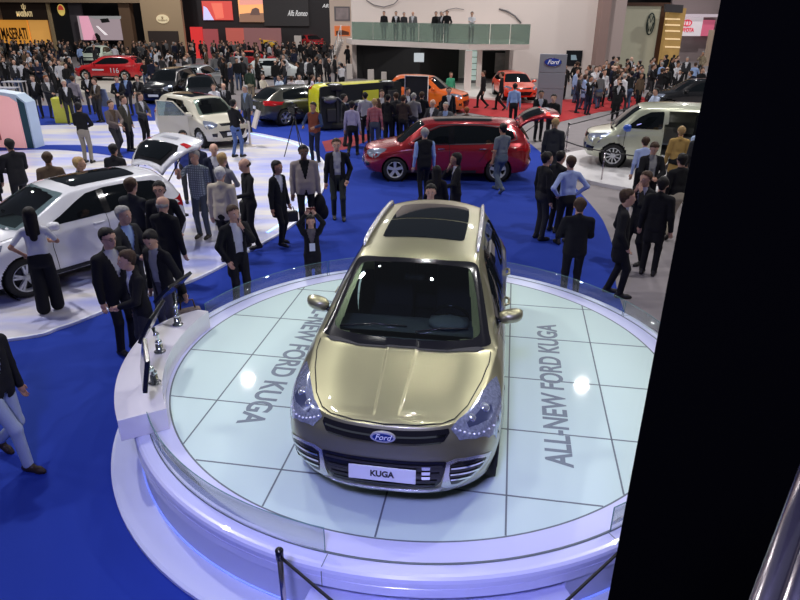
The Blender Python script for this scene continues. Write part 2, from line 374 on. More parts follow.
class Car:
    """one car: an Empty whose children are body, windows, lamps, wheels ..."""
    def __init__(s, name, loc, rz, paint, yk=YK, zk=ZK, hw=.92, wr=.345, levels=3, tumble=1., hood=None, ridge=False, rear_k=None, name_root=None):
        s.root = empty(name, loc, rz); s.yk, s.zk, s.hw, s.wr, s.paint, s.tumble = yk, zk, hw, wr, paint, tumble
        s.fy, s.ry = yk[1], yk[4]
        bm = bmesh.new(); g = [[None]*9 for _ in NET]
        for i, st in enumerate(NET):
            for j, p in enumerate(st): g[i][j] = bm.verts.new(s.W(p))
        cre = bm.edges.layers.float.get('crease_edge') or bm.edges.layers.float.new('crease_edge')
        for i in range(len(NET)-1):
            for j in range(8): bm.faces.new((g[i][j], g[i][j+1], g[i+1][j+1], g[i+1][j]))
        def cr(a, b, v):
            e = bm.edges.get((a, b))
            if e: e[cre] = v
        for i in range(len(NET)-1):
            cr(g[i][3], g[i+1][3], .35); cr(g[i][4], g[i+1][4], .55); cr(g[i][0], g[i+1][0], .8)
            if 5 <= i <= 11: cr(g[i][6], g[i+1][6], .5)
        for j in range(5, 8): cr(g[5][j-1], g[5][j], .5); cr(g[5][j], g[5][j+1], .5)
        for j in range(6, 8): cr(g[7][j], g[7][j+1], .3); cr(g[10][j], g[10][j+1], .3)
        for j in range(4): cr(g[0][j], g[0][j+1], 0)
        me = bpy.data.meshes.new('net'); bm.to_mesh(me); bm.free()
        o = bpy.data.objects.new('net', me); COL.objects.link(o)
        md = o.modifiers.new('m', 'MIRROR'); md.use_axis = (True, False, False); md.use_clip = True; md.merge_threshold = .002
        sd = o.modifiers.new('s', 'SUBSURF'); sd.levels = levels; sd.render_levels = levels
        dg = bpy.context.evaluated_depsgraph_get(); full = bpy.data.meshes.new_from_object(o.evaluated_get(dg)); bpy.data.objects.remove(o)
        bm = bmesh.new(); bm.from_mesh(full); bpy.data.meshes.remove(full)
        bmesh.ops.recalc_face_normals(bm, faces=bm.faces)
        c = sum((f.normal.z*f.calc_area() for f in bm.faces))
        if c < 0: bmesh.ops.reverse_faces(bm, faces=bm.faces)
        if ridge:
            for v in bm.verts:
                x, y, z = v.co
                if 1.10 < y < 2.2 and z > .85:
                    xc = .125+(y-1.2)*(-.045); k = sstep(1.12, 1.25, y)*(1-sstep(1.98, 2.12, y))
                    v.co.z += -.014*sstep(xc, xc+.022, abs(x))*k*(1-sstep(.25, .60, abs(x)))
        s.bm = bm; s.tree = BVHTree.FromBMesh(bm); s.cut = []
    def W(s, p):
        x, y, z = p; zz = pl(z, ZK, s.zk); k = s.hw/.92
        if z > 1.06: x = x*(1+(s.tumble-1)*min(1, (z-1.06)/.5))
        return Vector((x*k, pl(y, YK, s.yk), zz))
    def cast(s, p, d):
        h = s.tree.ray_cast(Vector(p), Vector(d))
        return h[0], h[1]
    def patch(s, name, poly, view, m, off=.004, res=.04, parent=None, side=0, raw=False, thick=0., smooth=True, lim=None):
        """poly in template coordinates: view 'side' (y,z), 'front' (x,z), 'rear' (x,z), 'top' (x,y); draped on the body"""
        pts = []
        for a, b in poly:
            if raw: pts.append((a, b)); continue
            if view == 'side': q = s.W((0, a, b)); pts.append((q.y, q.z))
            elif view == 'top': q = s.W((a, b, 1.0)); pts.append((q.x, q.y))
            else: q = s.W((a, 0, b)); pts.append((q.x, q.z))
        bd = []
        for i in range(len(pts)):
            a = Vector(pts[i]); c = Vector(pts[(i+1) % len(pts)]); n = max(1, int((c-a).length/res))
            for k in range(n): bd.append(a+(c-a)*k/n)
        xs = [p[0] for p in bd]; ys = [p[1] for p in bd]; inn = []
        nx = int((max(xs)-min(xs))/res); ny = int((max(ys)-min(ys))/res)
        for i in range(1, nx+1):
            for j in range(1, ny+1):
                q = Vector((min(xs)+(i-.5)*(max(xs)-min(xs))/(nx+.01), min(ys)+(j-.5)*(max(ys)-min(ys))/(ny+.01)))
                if min((q-e).length for e in bd) > res*.45: inn.append(q)
        n = len(bd); r = delaunay_2d_cdt(bd+inn, [(i, (i+1) % n) for i in range(n)], [list(range(n))], 1, 1e-5)
        V2, Fc = r[0], r[2]
        outs = []
        sides = {'side': ([1, -1] if side == 0 else [side])}.get(view, [1])
        mir = (view in ('front', 'top', 'rear') and side != 0)
        for sd in sides:
            vs = []; ok = []
            for q in V2:
                if view == 'side': h = s.cast((2.5*sd, q.x, q.y), (-sd, 0, 0))
                elif view == 'front': h = s.cast((q.x, 4, q.y), (0, -1, 0))
                elif view == 'rear': h = s.cast((q.x, -6, q.y), (0, 1, 0))
                else: h = s.cast((q.x, q.y, 4), (0, 0, -1))
                if h[0] is None: ok.append(False); vs.append(Vector((0, 0, 0)))
                else: ok.append(True); vs.append(h[0]+h[1]*off)
            fs = []
            for f in Fc:
                if not all(ok[i] for i in f): continue
                nrm = (vs[f[1]]-vs[f[0]]).cross(vs[f[2]]-vs[f[0]])
                d = {'side': (sd, 0, 0), 'front': (0, 1, 0), 'rear': (0, -1, 0), 'top': (0, 0, 1)}[view]
                fs.append(tuple(f) if nrm.dot(Vector(d)) > 0 else tuple(f)[::-1])
            b = MB(); b.add(vs, fs, 0, smooth)
            o = b.build(name, m, parent or s.root)
            if thick:
                md = o.modifiers.new('t', 'SOLIDIFY'); md.thickness = thick; md.offset = 1
            outs.append(o)
            if mir and side == 2:
                b = MB(); b.add([(-v.x, v.y, v.z) for v in vs], [f[::-1] for f in fs], 0, smooth)
                o = b.build(name, m, parent or s.root); outs.append(o)
                if thick:
                    md = o.modifiers.new('t', 'SOLIDIFY'); md.thickness = thick; md.offset = 1
        return outs
    def strip(s, name, line, view, m, wdt=.008, off=.004, parent=None, side=0, res=.03):
        """a narrow draped line (panel gap, crease trim, chrome strip)"""
        P = [Vector(p) for p in line]; L = []; R = []
        Q = []
        for i in range(len(P)-1):
            n = max(1, int((P[i+1]-P[i]).length/.08))
            for k in range(n): Q.append(P[i]+(P[i+1]-P[i])*k/n)
        Q.append(P[-1])
        for i, p in enumerate(Q):
            t = (Q[min(i+1, len(Q)-1)]-Q[max(i-1, 0)]).normalized(); n = Vector((-t.y, t.x)); L.append(p+n*wdt/2); R.append(p-n*wdt/2)
        return s.patch(name, [tuple(p) for p in L]+[tuple(p) for p in R[::-1]], view, m, off, res, parent, side)
    def finish(s, holes=()):
        """remove wheel openings and window holes from the skin and link the body"""
        bm = s.bm; dead = []
        for f in bm.faces:
            c = f.calc_center_median()
            if abs(c.x) > .60*s.hw and c.z < s.wr*2.4:
                if (c.y-s.fy)**2+(c.z-s.wr)**2 < (s.wr*1.13)**2 or (c.y-s.ry)**2+(c.z-s.wr)**2 < (s.wr*1.13)**2: dead.append(f); continue
            for h in holes:
                if h(c, f.normal): dead.append(f); break
        bmesh.ops.delete(bm, geom=dead, context='FACES')
        me = bpy.data.meshes.new('body'); bm.to_mesh(me); bm.free()
        for p in me.polygons: p.use_smooth = True
        me.materials.append(s.paint)
        s.body = link('body', me, s.root)
        return s.body
    def arches(s, m, wdt=.05, low=None):
        for yc in (s.fy, s.ry):
            ri, ro = s.wr*1.10, s.wr*1.10+wdt; n = 20
            a0, a1 = D(-12), D(192)
            poly = [(yc+ri*math.cos(a0+(a1-a0)*k/n), s.wr+ri*math.sin(a0+(a1-a0)*k/n)) for k in range(n+1)]+[(yc+ro*math.cos(a1-(a1-a0)*k/n), s.wr+ro*math.sin(a1-(a1-a0)*k/n)) for k in range(n+1)]
            s.patch('wheel_arch', poly, 'side', m, .006, .05, raw=True)
    def liners(s):
        dk = mat('wheel_well_black', (.01, .01, .011), .9)
        b = MB()
        for yc in (s.fy, s.ry):
            for sd in (1, -1):
                T = Matrix.Translation((sd*(s.hw-.03), yc, s.wr)) @ Matrix.Rotation(-sd*PI/2, 4, 'Y')
                b.lathe([(s.wr*1.14, 0), (s.wr*1.14, .34), (0, .34)], 20, mtx=T)
        x = s.hw-.12
        b.box((0, (s.fy+s.ry)/2, .27*s.zk[1]/.25), (x*2-.2, s.fy-s.ry-.9, .10))
        b.box((0, s.fy+.1, .30), (x*2-.46, .9, .06)); b.box((0, s.ry-.1, .32), (x*2-.46, .9, .06))
        b.build('underbody', dk, s.root)
    def wheels(s, spokes=5, rim=None, style='spoke', x=None):
        rim = rim or mat('alloy_silver', (.60, .61, .63), .32, .35)
        ty = mat('tyre_rubber', (.015, .015, .016), .75)
        r = s.wr; tb = MB(); wv = .215
        prof = [(r*.66, -wv/2), (r*.90, -wv/2), (r*.97, -wv*.40), (r, -wv*.25), (r, wv*.25), (r*.97, wv*.40), (r*.90, wv/2), (r*.66, wv/2), (r*.64, wv*.3), (r*.64, -wv*.3), (r*.66, -wv/2)]
        tb.lathe(prof, 36); tyre = tb.mesh('tyre', ty)
        rb = MB(); rb.lathe([(r*.60, -wv*.4), (r*.64, -wv*.44), (r*.69, wv*.47), (r*.665, wv*.53), (r*.63, wv*.46), (r*.60, wv*.2), (r*.60, -wv*.4)], 36)
        rb.lathe([(0, wv*.42), (r*.10, wv*.42), (r*.15, wv*.36), (r*.15, wv*.1), (0, wv*.1)], 20)
        for k in range(spokes):
            a = 2*PI*k/spokes
            for da in ((-.10, .10) if style == 'twin' else (0,)):
                w0, w1 = (r*.045, r*.05) if style == 'twin' else (r*.10, r*.13)
                if spokes > 8: w0, w1 = r*.04, r*.05
                A = Matrix.Rotation(a, 4, 'Z')
                y0 = math.tan(da)*r*.12; y1 = math.tan(da)*r*.95
                rb.add([A @ Vector(p) for p in [(r*.10, y0-w0, wv*.38), (r*.10, y0+w0, wv*.38), (r*.65, y1+w1, wv*.46), (r*.65, y1-w1, wv*.46), (r*.10, y0-w0, wv*.1), (r*.10, y0+w0, wv*.1), (r*.65, y1+w1, wv*.2), (r*.65, y1-w1, wv*.2)]],
                       [(0, 1, 2, 3), (7, 6, 5, 4), (0, 3, 7, 4), (1, 5, 6, 2)], 0)
        rm = rb.mesh('rim', rim)
        bb = MB(); bb.lathe([(0, -.02), (r*.60, -.02), (r*.60, 0), (0, 0)], 24); br = bb.mesh('brake_disc', mat('dark_brake', (.05, .05, .055), .5, .6))
        hx = (x or s.hw-.02)-wv/2
        for yc in (s.fy, s.ry):
            for sd in (1, -1):
                wheel = link('wheel', tyre, s.root, (sd*hx, yc, s.wr)); wheel.rotation_euler = (0, PI/2*sd, 0)
                link('rim', rm, wheel); link('brake_disc', br, wheel)
    def mirror(s, p, paint, sc=1., sides=(1, -1)):
        q = s.W(p)
        for sd in sides:
            b = MB()
            T = Matrix.Translation((sd*(q.x+.10*sc), q.y, q.z+.06)) @ Matrix.Rotation(sd*D(-12), 4, 'Z')
            vs = []; fs = []; n = 16; rr = [(-1, .75), (-.85, .9), (-.4, 1), (.1, .92), (.6, .7), (.9, .4), (1.0, .05)]
            for yy, k in rr:
                for i in range(n):
                    a = 2*PI*i/n; ca, sa = math.cos(a), math.sin(a)
                    px_ = .125*sc*k*math.copysign(abs(ca)**.7, ca); pz = .075*sc*k*math.copysign(abs(sa)**.75, sa)
                    vs.append((px_+sd*.0, yy*.065*sc, pz+px_*sd*.12))
            for i in range(len(rr)-1):
                for k in range(n): fs.append((i*n+k, i*n+(k+1) % n, (i+1)*n+(k+1) % n, (i+1)*n+k))
            b.add(vs, fs, 0, True, T)
            o = b.build('door_mirror', paint, s.root)
            g = MB(); g.add([vs[i] for i in range(n)], [tuple(range(n))], 0, False, T @ Matrix.Translation((0, -.002, 0))); g.build('mirror_glass', mat('mirror_glass', (.6, .65, .7), .05, 1.), o)
            st = MB(); st.tube([T @ Vector((-sd*.10*sc, 0, -.03)), (sd*(q.x-.06), q.y-.01, q.z-.02)], [.022, .03], 8); st.build('mirror_stalk', mat('gloss_black_trim', (.01, .01, .012), .15), o)

BLK = mat('gloss_black_trim', (.01, .01, .012), .15)
CLAD = mat('black_grained_plastic', (.02, .02, .022), .6)
CHR = mat('chrome', (.75, .77, .80), .12, 1.)
GLS = mat('dark_tinted_glass', (.006, .008, .010), .03, coat=.0, spec=.6)
WIND = glassy('windscreen_glass', (.42, .50, .50), .25, .01, .0)
LAMP = mat('headlamp_lens', (.42, .47, .62), .12, .65, coat=.6, noise=.8, nscale=55)
LAMPD = mat('headlamp_inner', (.10, .12, .22), .15, .6)
TAIL = mat('tail_lamp_red', (.45, .01, .015), .12, coat=.5)
TAILON = mat('tail_lamp_lit', (.6, .02, .02), .2, emit=(1, .05, .03), estr=1.4)
PLATE = mat('number_plate_white', (.72, .74, .80), .4)
PLTXT = mat('plate_text_black', (.02, .02, .03), .5)
SEAT = mat('seat_cloth_dark', (.035, .035, .04), .8)
DASH = mat('dashboard_grey', (.10, .11, .12), .6)
GAP = mat('panel_gap_black', (.004, .004, .004), .8)
def rr_poly(pts, n=4, t=.22):
    """polygon with softened corners"""
    out = []; m = len(pts)
    for i in range(m):
        p = Vector(pts[i]); a = Vector(pts[i-1]); c = Vector(pts[(i+1) % m])
        p0 = p+(a-p)*t; p2 = p+(c-p)*t
        for k in range(n+1):
            u = k/n; q = p0*(1-u)**2+p*2*u*(1-u)+p2*u*u; out.append((q.x, q.y))
    return out
def mirrored(half):
    """mirror a polyline that runs from x=0 outward and back to x=0"""
    return half+[(-x, y) for x, y in half[::-1]]
SIDEWIN = [(.66, 1.09), (.40, 1.225), (.10, 1.405), (-.12, 1.505), (-.45, 1.545), (-1.0, 1.535), (-1.40, 1.49), (-1.62, 1.40), (-1.66, 1.25), (-1.50, 1.155), (-1.0, 1.125), (0, 1.10)]
WSCREEN = [(0, 1.13), (.40, 1.085), (.66, 1.0), (.735, .93), (.655, .55), (.595, .24), (.555, .175), (.34, .245), (0, .285)]
REARWIN = [(0, 1.585), (.30, 1.575), (.52, 1.53), (.58, 1.42), (.63, 1.24), (.58, 1.175), (0, 1.165)]
# ================================================================ the gold car on the podium
gold = mat('gold_green_metallic_paint', (.34, .325, .20), .34, .75, coat=.8, noise=.02, nscale=400)
cl = .562
gc = Car('car', (-.0463, -.4172, HD+.002), PI-.1307, gold, levels=5, ridge=True, yk=[2.26, 1.33, 1.24, .34, -1.36, -1.86, -2.32], tumble=.96)
tag(gc.root, 'gold metallic car with panoramic roof parked on the round white podium', 'car')
R = gc.root
def ws_hole(c, n): 
    if c.z < 1.08 or n.z < .2: return False
    y = c.y; x = abs(c.x)
    if y > 1.22-.18*(x/.7)**2 or y < .46-.1*(x/.6)**2: return False
    return x < .50+.115*(y-.34)/.75
def arcline(pts, n=10):
    return smooth_poly(pts, n)
wo = smooth_poly([(0, 1.165), (.40, 1.115), (.64, 1.03), (.765, .93), (.745, .80), (.685, .52), (.615, .24), (.575, .165), (.50, .165), (.30, .225), (0, .255)], 5)
wi = smooth_poly([(0, 1.065), (.36, 1.03), (.58, .965), (.665, .88), (.655, .76), (.605, .50), (.545, .30), (.49, .265), (.28, .305), (0, .325)], 5)
# black border of the windscreen, left and right halves
for sd in (1, -1):
    gc.patch('windscreen_border', [(sd*x, y) for x, y in wo]+[(sd*x, y) for x, y in wi[::-1]], 'top', BLK, .005, .025)
gc.patch('windscreen', mirrored([p for p in wi]), 'top', WIND, .004, .04)
# side windows
for sd in (1, -1):
    gc.patch('side_window', rr_poly(SIDEWIN, 3, .15), 'side', GLS, .003, .04, side=sd)
gc.strip('window_chrome_strip', [(.70, 1.075), (0, 1.085), (-1.0, 1.11), (-1.50, 1.14)], 'side', CHR, .014, .006)
gc.strip('door_gap', [(.62, 1.06), (.64, .75), (.60, .30)], 'side', GAP, .008, .002)
gc.strip('door_gap', [(-.32, 1.09), (-.33, .30)], 'side', GAP, .008, .002)
gc.strip('door_gap', [(-1.20, 1.10), (-1.05, .8), (-.95, .60)], 'side', GAP, .008, .002)
gc.patch('sill_cladding', [(.86, .26), (.86, .36), (-.90, .36), (-.90, .26)], 'side', CLAD, .006, .05)
gc.patch('window_pillar', [(-.30, 1.10), (-.30, 1.52), (-.42, 1.53), (-.42, 1.10)], 'side', BLK, .005, .05)
for yy in (-.15, -1.02):
    for sd in (1, -1):
        q, n = gc.cast((2.5*sd, yy, .98), (-sd, 0, 0))
        MB().tube([q+Vector((sd*.0, .10, 0)), q+Vector((sd*.035, .07, .005)), q+Vector((sd*.035, -.07, .005)), q+Vector((0, -.10, 0))], .014, 8).build('door_handle', gold, R)
# panoramic roof: black glass in two panes
rb_ = [(.0, -.235), (.40, -.235), (.47, -.27), (.475, -.55), (.48, -.90), (.475, -1.25), (.44, -1.33), (0, -1.36)]
ro_ = [(0, .02), (.43, -.02), (.475, -.06), (.50, -.40), (.505, -.64), (0, -.66)]
gc.patch('roof_glass', mirrored([(0, -.22), (.28, -.23), (.40, -.25), (.43, -.29), (.435, -.50), (.435, -.80), (0, -.80)]), 'top', GLS, .004, .05)
gc.patch('roof_glass', mirrored([(0, -.83), (.435, -.83), (.43, -1.1), (.41, -1.36), (.37, -1.41), (0, -1.43)]), 'top', GLS, .004, .05)
# roof rails
for sd in (1, -1):
    pts = []
    for y in (.05, -.05, -.3, -.7, -1.1, -1.45, -1.62, -1.72):
        q, n = gc.cast((sd*.585 if y > -1.3 else sd*.57, y, 3), (0, 0, -1)); pts.append(q+Vector((0, 0, .012 if y in (.05, -1.72) else .045)))
    MB().tube(pts, [.012, .022, .026, .026, .026, .025, .020, .010], 8).build('roof_rail', mat('satin_silver_rail', (.70, .70, .72), .25, .7), R)
# front: slot grille, emblem
front = 'front'
gc.patch('upper_grille', rr_poly([(-.50, .845), (-.49, .875), (-.3, .872), (0, .868), (.3, .872), (.49, .875), (.50, .845), (.46, .79), (.2, .775), (0, .772), (-.2, .775), (-.46, .79)], 2, .1), front, BLK, .006, .03)
gc.strip('grille_bar', [(-.47, .835), (-.25, .826), (0, .822), (.25, .826), (.47, .835)], front, CHR, .013, .016)
gc.strip('grille_bar', [(-.44, .790), (-.25, .778), (0, .774), (.25, .778), (.44, .790)], front, CHR, .010, .012)
blue = mat('emblem_blue', (.008, .025, .16), .2, coat=.5)
q, n = gc.cast((0, 4, .825), (0, -1, 0))
eT = Matrix.Translation(q+Vector((0, .018, 0))) @ Matrix.Rotation(D(-80), 4, 'X')
b = MB(); b.prism([(.098*math.cos(2*PI*k/28), .043*math.sin(2*PI*k/28)) for k in range(28)], -.03, .006, 0, eT); em = b.build('oval_emblem_rim', mat('emblem_silver', (.7, .7, .74), .2, .6), R)
b = MB(); b.prism([(.081*math.cos(2*PI*k/28), .030*math.sin(2*PI*k/28)) for k in range(28)], 0, .008, 0, eT); b.build('emblem_field', blue, em)
text_obj('emblem_script', 'Ford', .065, mat('emblem_script_white', (.8, .82, .88), .3), em, eT @ Matrix.Rotation(PI, 4, 'Z') @ Matrix.Translation((0, 0, .010)), .001, .3)
# lower grille with plate
gc.patch('lower_grille', rr_poly([(-.50, .64), (.50, .64), (.455, .44), (.40, .365), (-.40, .365), (-.455, .44)], 2, .08), front, BLK, .005, .03)
for zz in (.60, .53, .455, .40):
    h = .47-(.64-zz)*.25; gc.strip('grille_slat', [(-h, zz), (0, zz-.004), (h, zz)], front, CLAD, .02, .014)
q, n = gc.cast((0, 4, .50), (0, -1, 0)); py = q.y+.022
pT = Matrix.Translation((0, py, .515)) @ Matrix.Rotation(D(4), 4, 'X')
b = MB(); b.box((0, 0, 0), (.53, .012, .125), mtx=pT, bev=.004); pl_ = b.build('number_plate', PLATE, R)
text_obj('plate_text', 'KUGA', .072, PLTXT, pl_, pT @ Matrix.Translation((0, .007, 0)) @ Matrix.Rotation(PI, 4, 'Z') @ Matrix.Rotation(PI/2, 4, 'X'), .001, bold=.003, width=.19)
for zz in (.60, .555, .51):
    for xx in (.335, ):
        gc.patch('chrome_stud', [(-xx-.035, zz), (-xx+.03, zz), (-xx+.028, zz-.028), (-xx-.032, zz-.028)], front, CHR, .018, .03)
# silver skid lip and gold chin
lip = mat('silver_skid_paint', (.60, .60, .60), .25, .8)
gc.patch('skid_lip', rr_poly([(-.46, .372), (-.40, .350), (0, .342), (.40, .350), (.46, .372), (.43, .318), (.30, .300), (0, .296), (-.30, .300), (-.43, .318)], 2, .1), front, lip, .014, .03, thick=.006)
gc.patch('chin', [(-.62, .30), (0, .285), (.62, .30), (.60, .245), (0, .235), (-.60, .245)], front, CLAD, .005, .03)
# fog lamp surrounds: outer frame, black inside, three chrome blades
fo = [(.49, .63), (.56, .655), (.72, .635), (.835, .585), (.80, .52), (.70, .43), (.58, .345), (.50, .33), (.455, .38), (.475, .50)]
fi = [(.52, .605), (.58, .625), (.72, .605), (.79, .57), (.76, .52), (.68, .455), (.58, .395), (.53, .40), (.515, .50)]
gc.patch('fog_lamp_surround', fo, front, lip, .008, .025, side=2)
gc.patch('fog_lamp_recess', fi, front, BLK, .011, .025, side=2)
for a, c in (((.525, .575), (.765, .560)), ((.522, .52), (.73, .505)), ((.525, .465), (.67, .455))):
    gc.strip('fog_lamp_blade', [a, c], front, CHR, .014, .020, side=2)
# headlamps: swept back wedges
hl = [(.505, 2.10), (.56, 2.02), (.62, 1.93), (.70, 1.74), (.79, 1.50), (.835, 1.40), (.868, 1.47), (.885, 1.60), (.885, 1.74), (.86, 1.86), (.80, 1.96), (.70, 2.05), (.58, 2.12)]
gc.patch('headlamp', hl, 'top', LAMP, .006, .02, side=2)
gc.patch('headlamp_bezel', [(.62, 2.01), (.68, 1.92), (.74, 1.80), (.80, 1.74), (.825, 1.80), (.79, 1.88), (.71, 1.97), (.64, 2.03)], 'top', LAMPD, .009, .02, side=2)
for sd in (1, -1):
    for (x, y, r) in ((.755, 1.80, .045), (.66, 1.95, .036)):
        q, n = gc.cast((sd*x, y, 3), (0, 0, -1)); b = MB(); b.ellip((0, 0, 0), (r, r, r*.6), 14, 8, 0, Matrix.Translation(q+n*.004) @ n.to_track_quat('Z', 'Y').to_matrix().to_4x4()); b.build('headlamp_projector', mat('projector_lens', (.75, .8, .9), .05, .8, coat=.5), R)
    for k in range(9):
        t = k/8; x = .54+.29*t; y = 2.085-.05*t-.16*t*t*t
        q, n = gc.cast((sd*x, y+.0, 3), (0, 0, -1))
        if q: MB().ellip(tuple(q+n*.008), (.011, .011, .008), 8, 5).build('led', mat('led_white', (.9, .92, 1), .1, .4, coat=.5), R)
#gc.strip('headlamp_edge', [(.50, 2.115), (.585, 2.135), (.705, 2.065), (.81, 1.97), (.875, 1.86), (.90, 1.74)], 'top', BLK, .014, .007, side=2)
# panel gaps of the bonnet
gc.strip('bonnet_gap', [(0, 2.165), (.25, 2.145), (.44, 2.09), (.53, 2.02)], 'top', GAP, .010, .003, side=2)
gc.strip('bonnet_gap', [(.53, 2.02), (.62, 1.86), (.715, 1.55), (.765, 1.30), (.775, 1.0)], 'top', GAP, .009, .003, side=2)
gc.strip('bumper_gap', [(.87, .80), (.86, .74), (.88, .66)], front, GAP, .006, .003, side=2)
# cowl and wipers
gc.patch('cowl', mirrored([(0, 1.215), (.40, 1.165), (.66, 1.06), (.72, 1.00), (.66, 1.01), (.40, 1.115), (0, 1.165)]), 'top', CLAD, .007, .03)
for (x0, y0, x1, y1) in ((.60, 1.07, -.02, 1.10), (-.10, 1.14, -.56, 1.02)):
    q0, n0 = gc.cast((x0, y0, 3), (0, 0, -1)); q1, n1 = gc.cast((x1, y1, 3), (0, 0, -1)); qm, nm = gc.cast(((x0+x1)/2, (y0+y1)/2, 3), (0, 0, -1))
    MB().tube([q0+n0*.02, qm+nm*.025, q1+n1*.015], .008, 6).build('wiper', BLK, R)
gc.mirror((.855, .48, 1.10), gold, .95)
# inside the cabin
b = MB(); b.box((0, .78, 1.0), (1.42, .52, .10), bev=.04); b.box((0, .98, 1.02), (1.36, .22, .06), bev=.02); b.box((0, .60, .93), (.30, .20, .14), bev=.03); b.box((-.36, .62, 1.05), (.38, .2, .07), bev=.03); dash = b.build('dashboard', DASH, R)
MB().ellip((-.36, .68, 1.08), (.20, .15, .05), 16, 8).build('instrument_hood', mat('instrument_hood_grey', (.16, .18, .19), .7), dash)
b = MB(); T = Matrix.Translation((-.36, .42, 1.02)) @ Matrix.Rotation(D(62), 4, 'X'); b.lathe([(.175+.016*math.cos(a), .016*math.sin(a)) for a in [2*PI*k/8 for k in range(9)]], 28, 0, Matrix.Translation((0, 0, 0)) @ T)
b.tube([T @ Vector((-.17, 0, 0)), T @ Vector((.17, 0, 0))], .022, 6); b.ellip((0, 0, 0), (.07, .06, .03), 12, 6, 0, T); b.build('steering_wheel', BLK, R)
for (x, y) in ((-.36, -.25), (.36, -.25), (-.36, -1.05), (.36, -1.05), (0, -1.05)):
    b = MB(); b.box((x, y, .62), (.48, .50, .20), bev=.06); b.box((x, y-.27, .95), (.46, .14, .62), bev=.06, mtx=None); b.box((x, y-.30, 1.33), (.26, .10, .17), bev=.04)
    b.build('seat', SEAT, R)
MB().box((0, -.3, .45), (1.6, 2.6, .04)).build('cabin_floor', SEAT, R)
b = MB(); b.box((0, .46, 1.44), (.20, .05, .06), bev=.015); b.build('rear_view_mirror', BLK, R)
# light pillar trim seen through the screen
for sd in (1, -1):
    MB().tube([(sd*.665, .86, 1.115), (sd*.615, .62, 1.27), (sd*.545, .32, 1.48)], [.018, .024, .020], 6).build('inner_pillar_trim', mat('pale_pillar_trim', (.45, .52, .50), .6), R)
# tail
gc.patch('rear_window', mirrored(REARWIN), 'rear', GLS, .004, .05)
gc.patch('tail_lamp', [(.60, 1.12), (.86, 1.06), (.90, .98), (.84, .90), (.62, .95)], 'rear', TAIL, .006, .04, side=2)
gc.patch('rear_bumper_cladding', [(-.80, .50), (.80, .50), (.78, .34), (-.78, .34)], 'rear', CLAD, .006, .05)
gc.arches(CLAD, .045)
gc.liners(); gc.wheels(5, style='twin')
gc.finish([ws_hole])
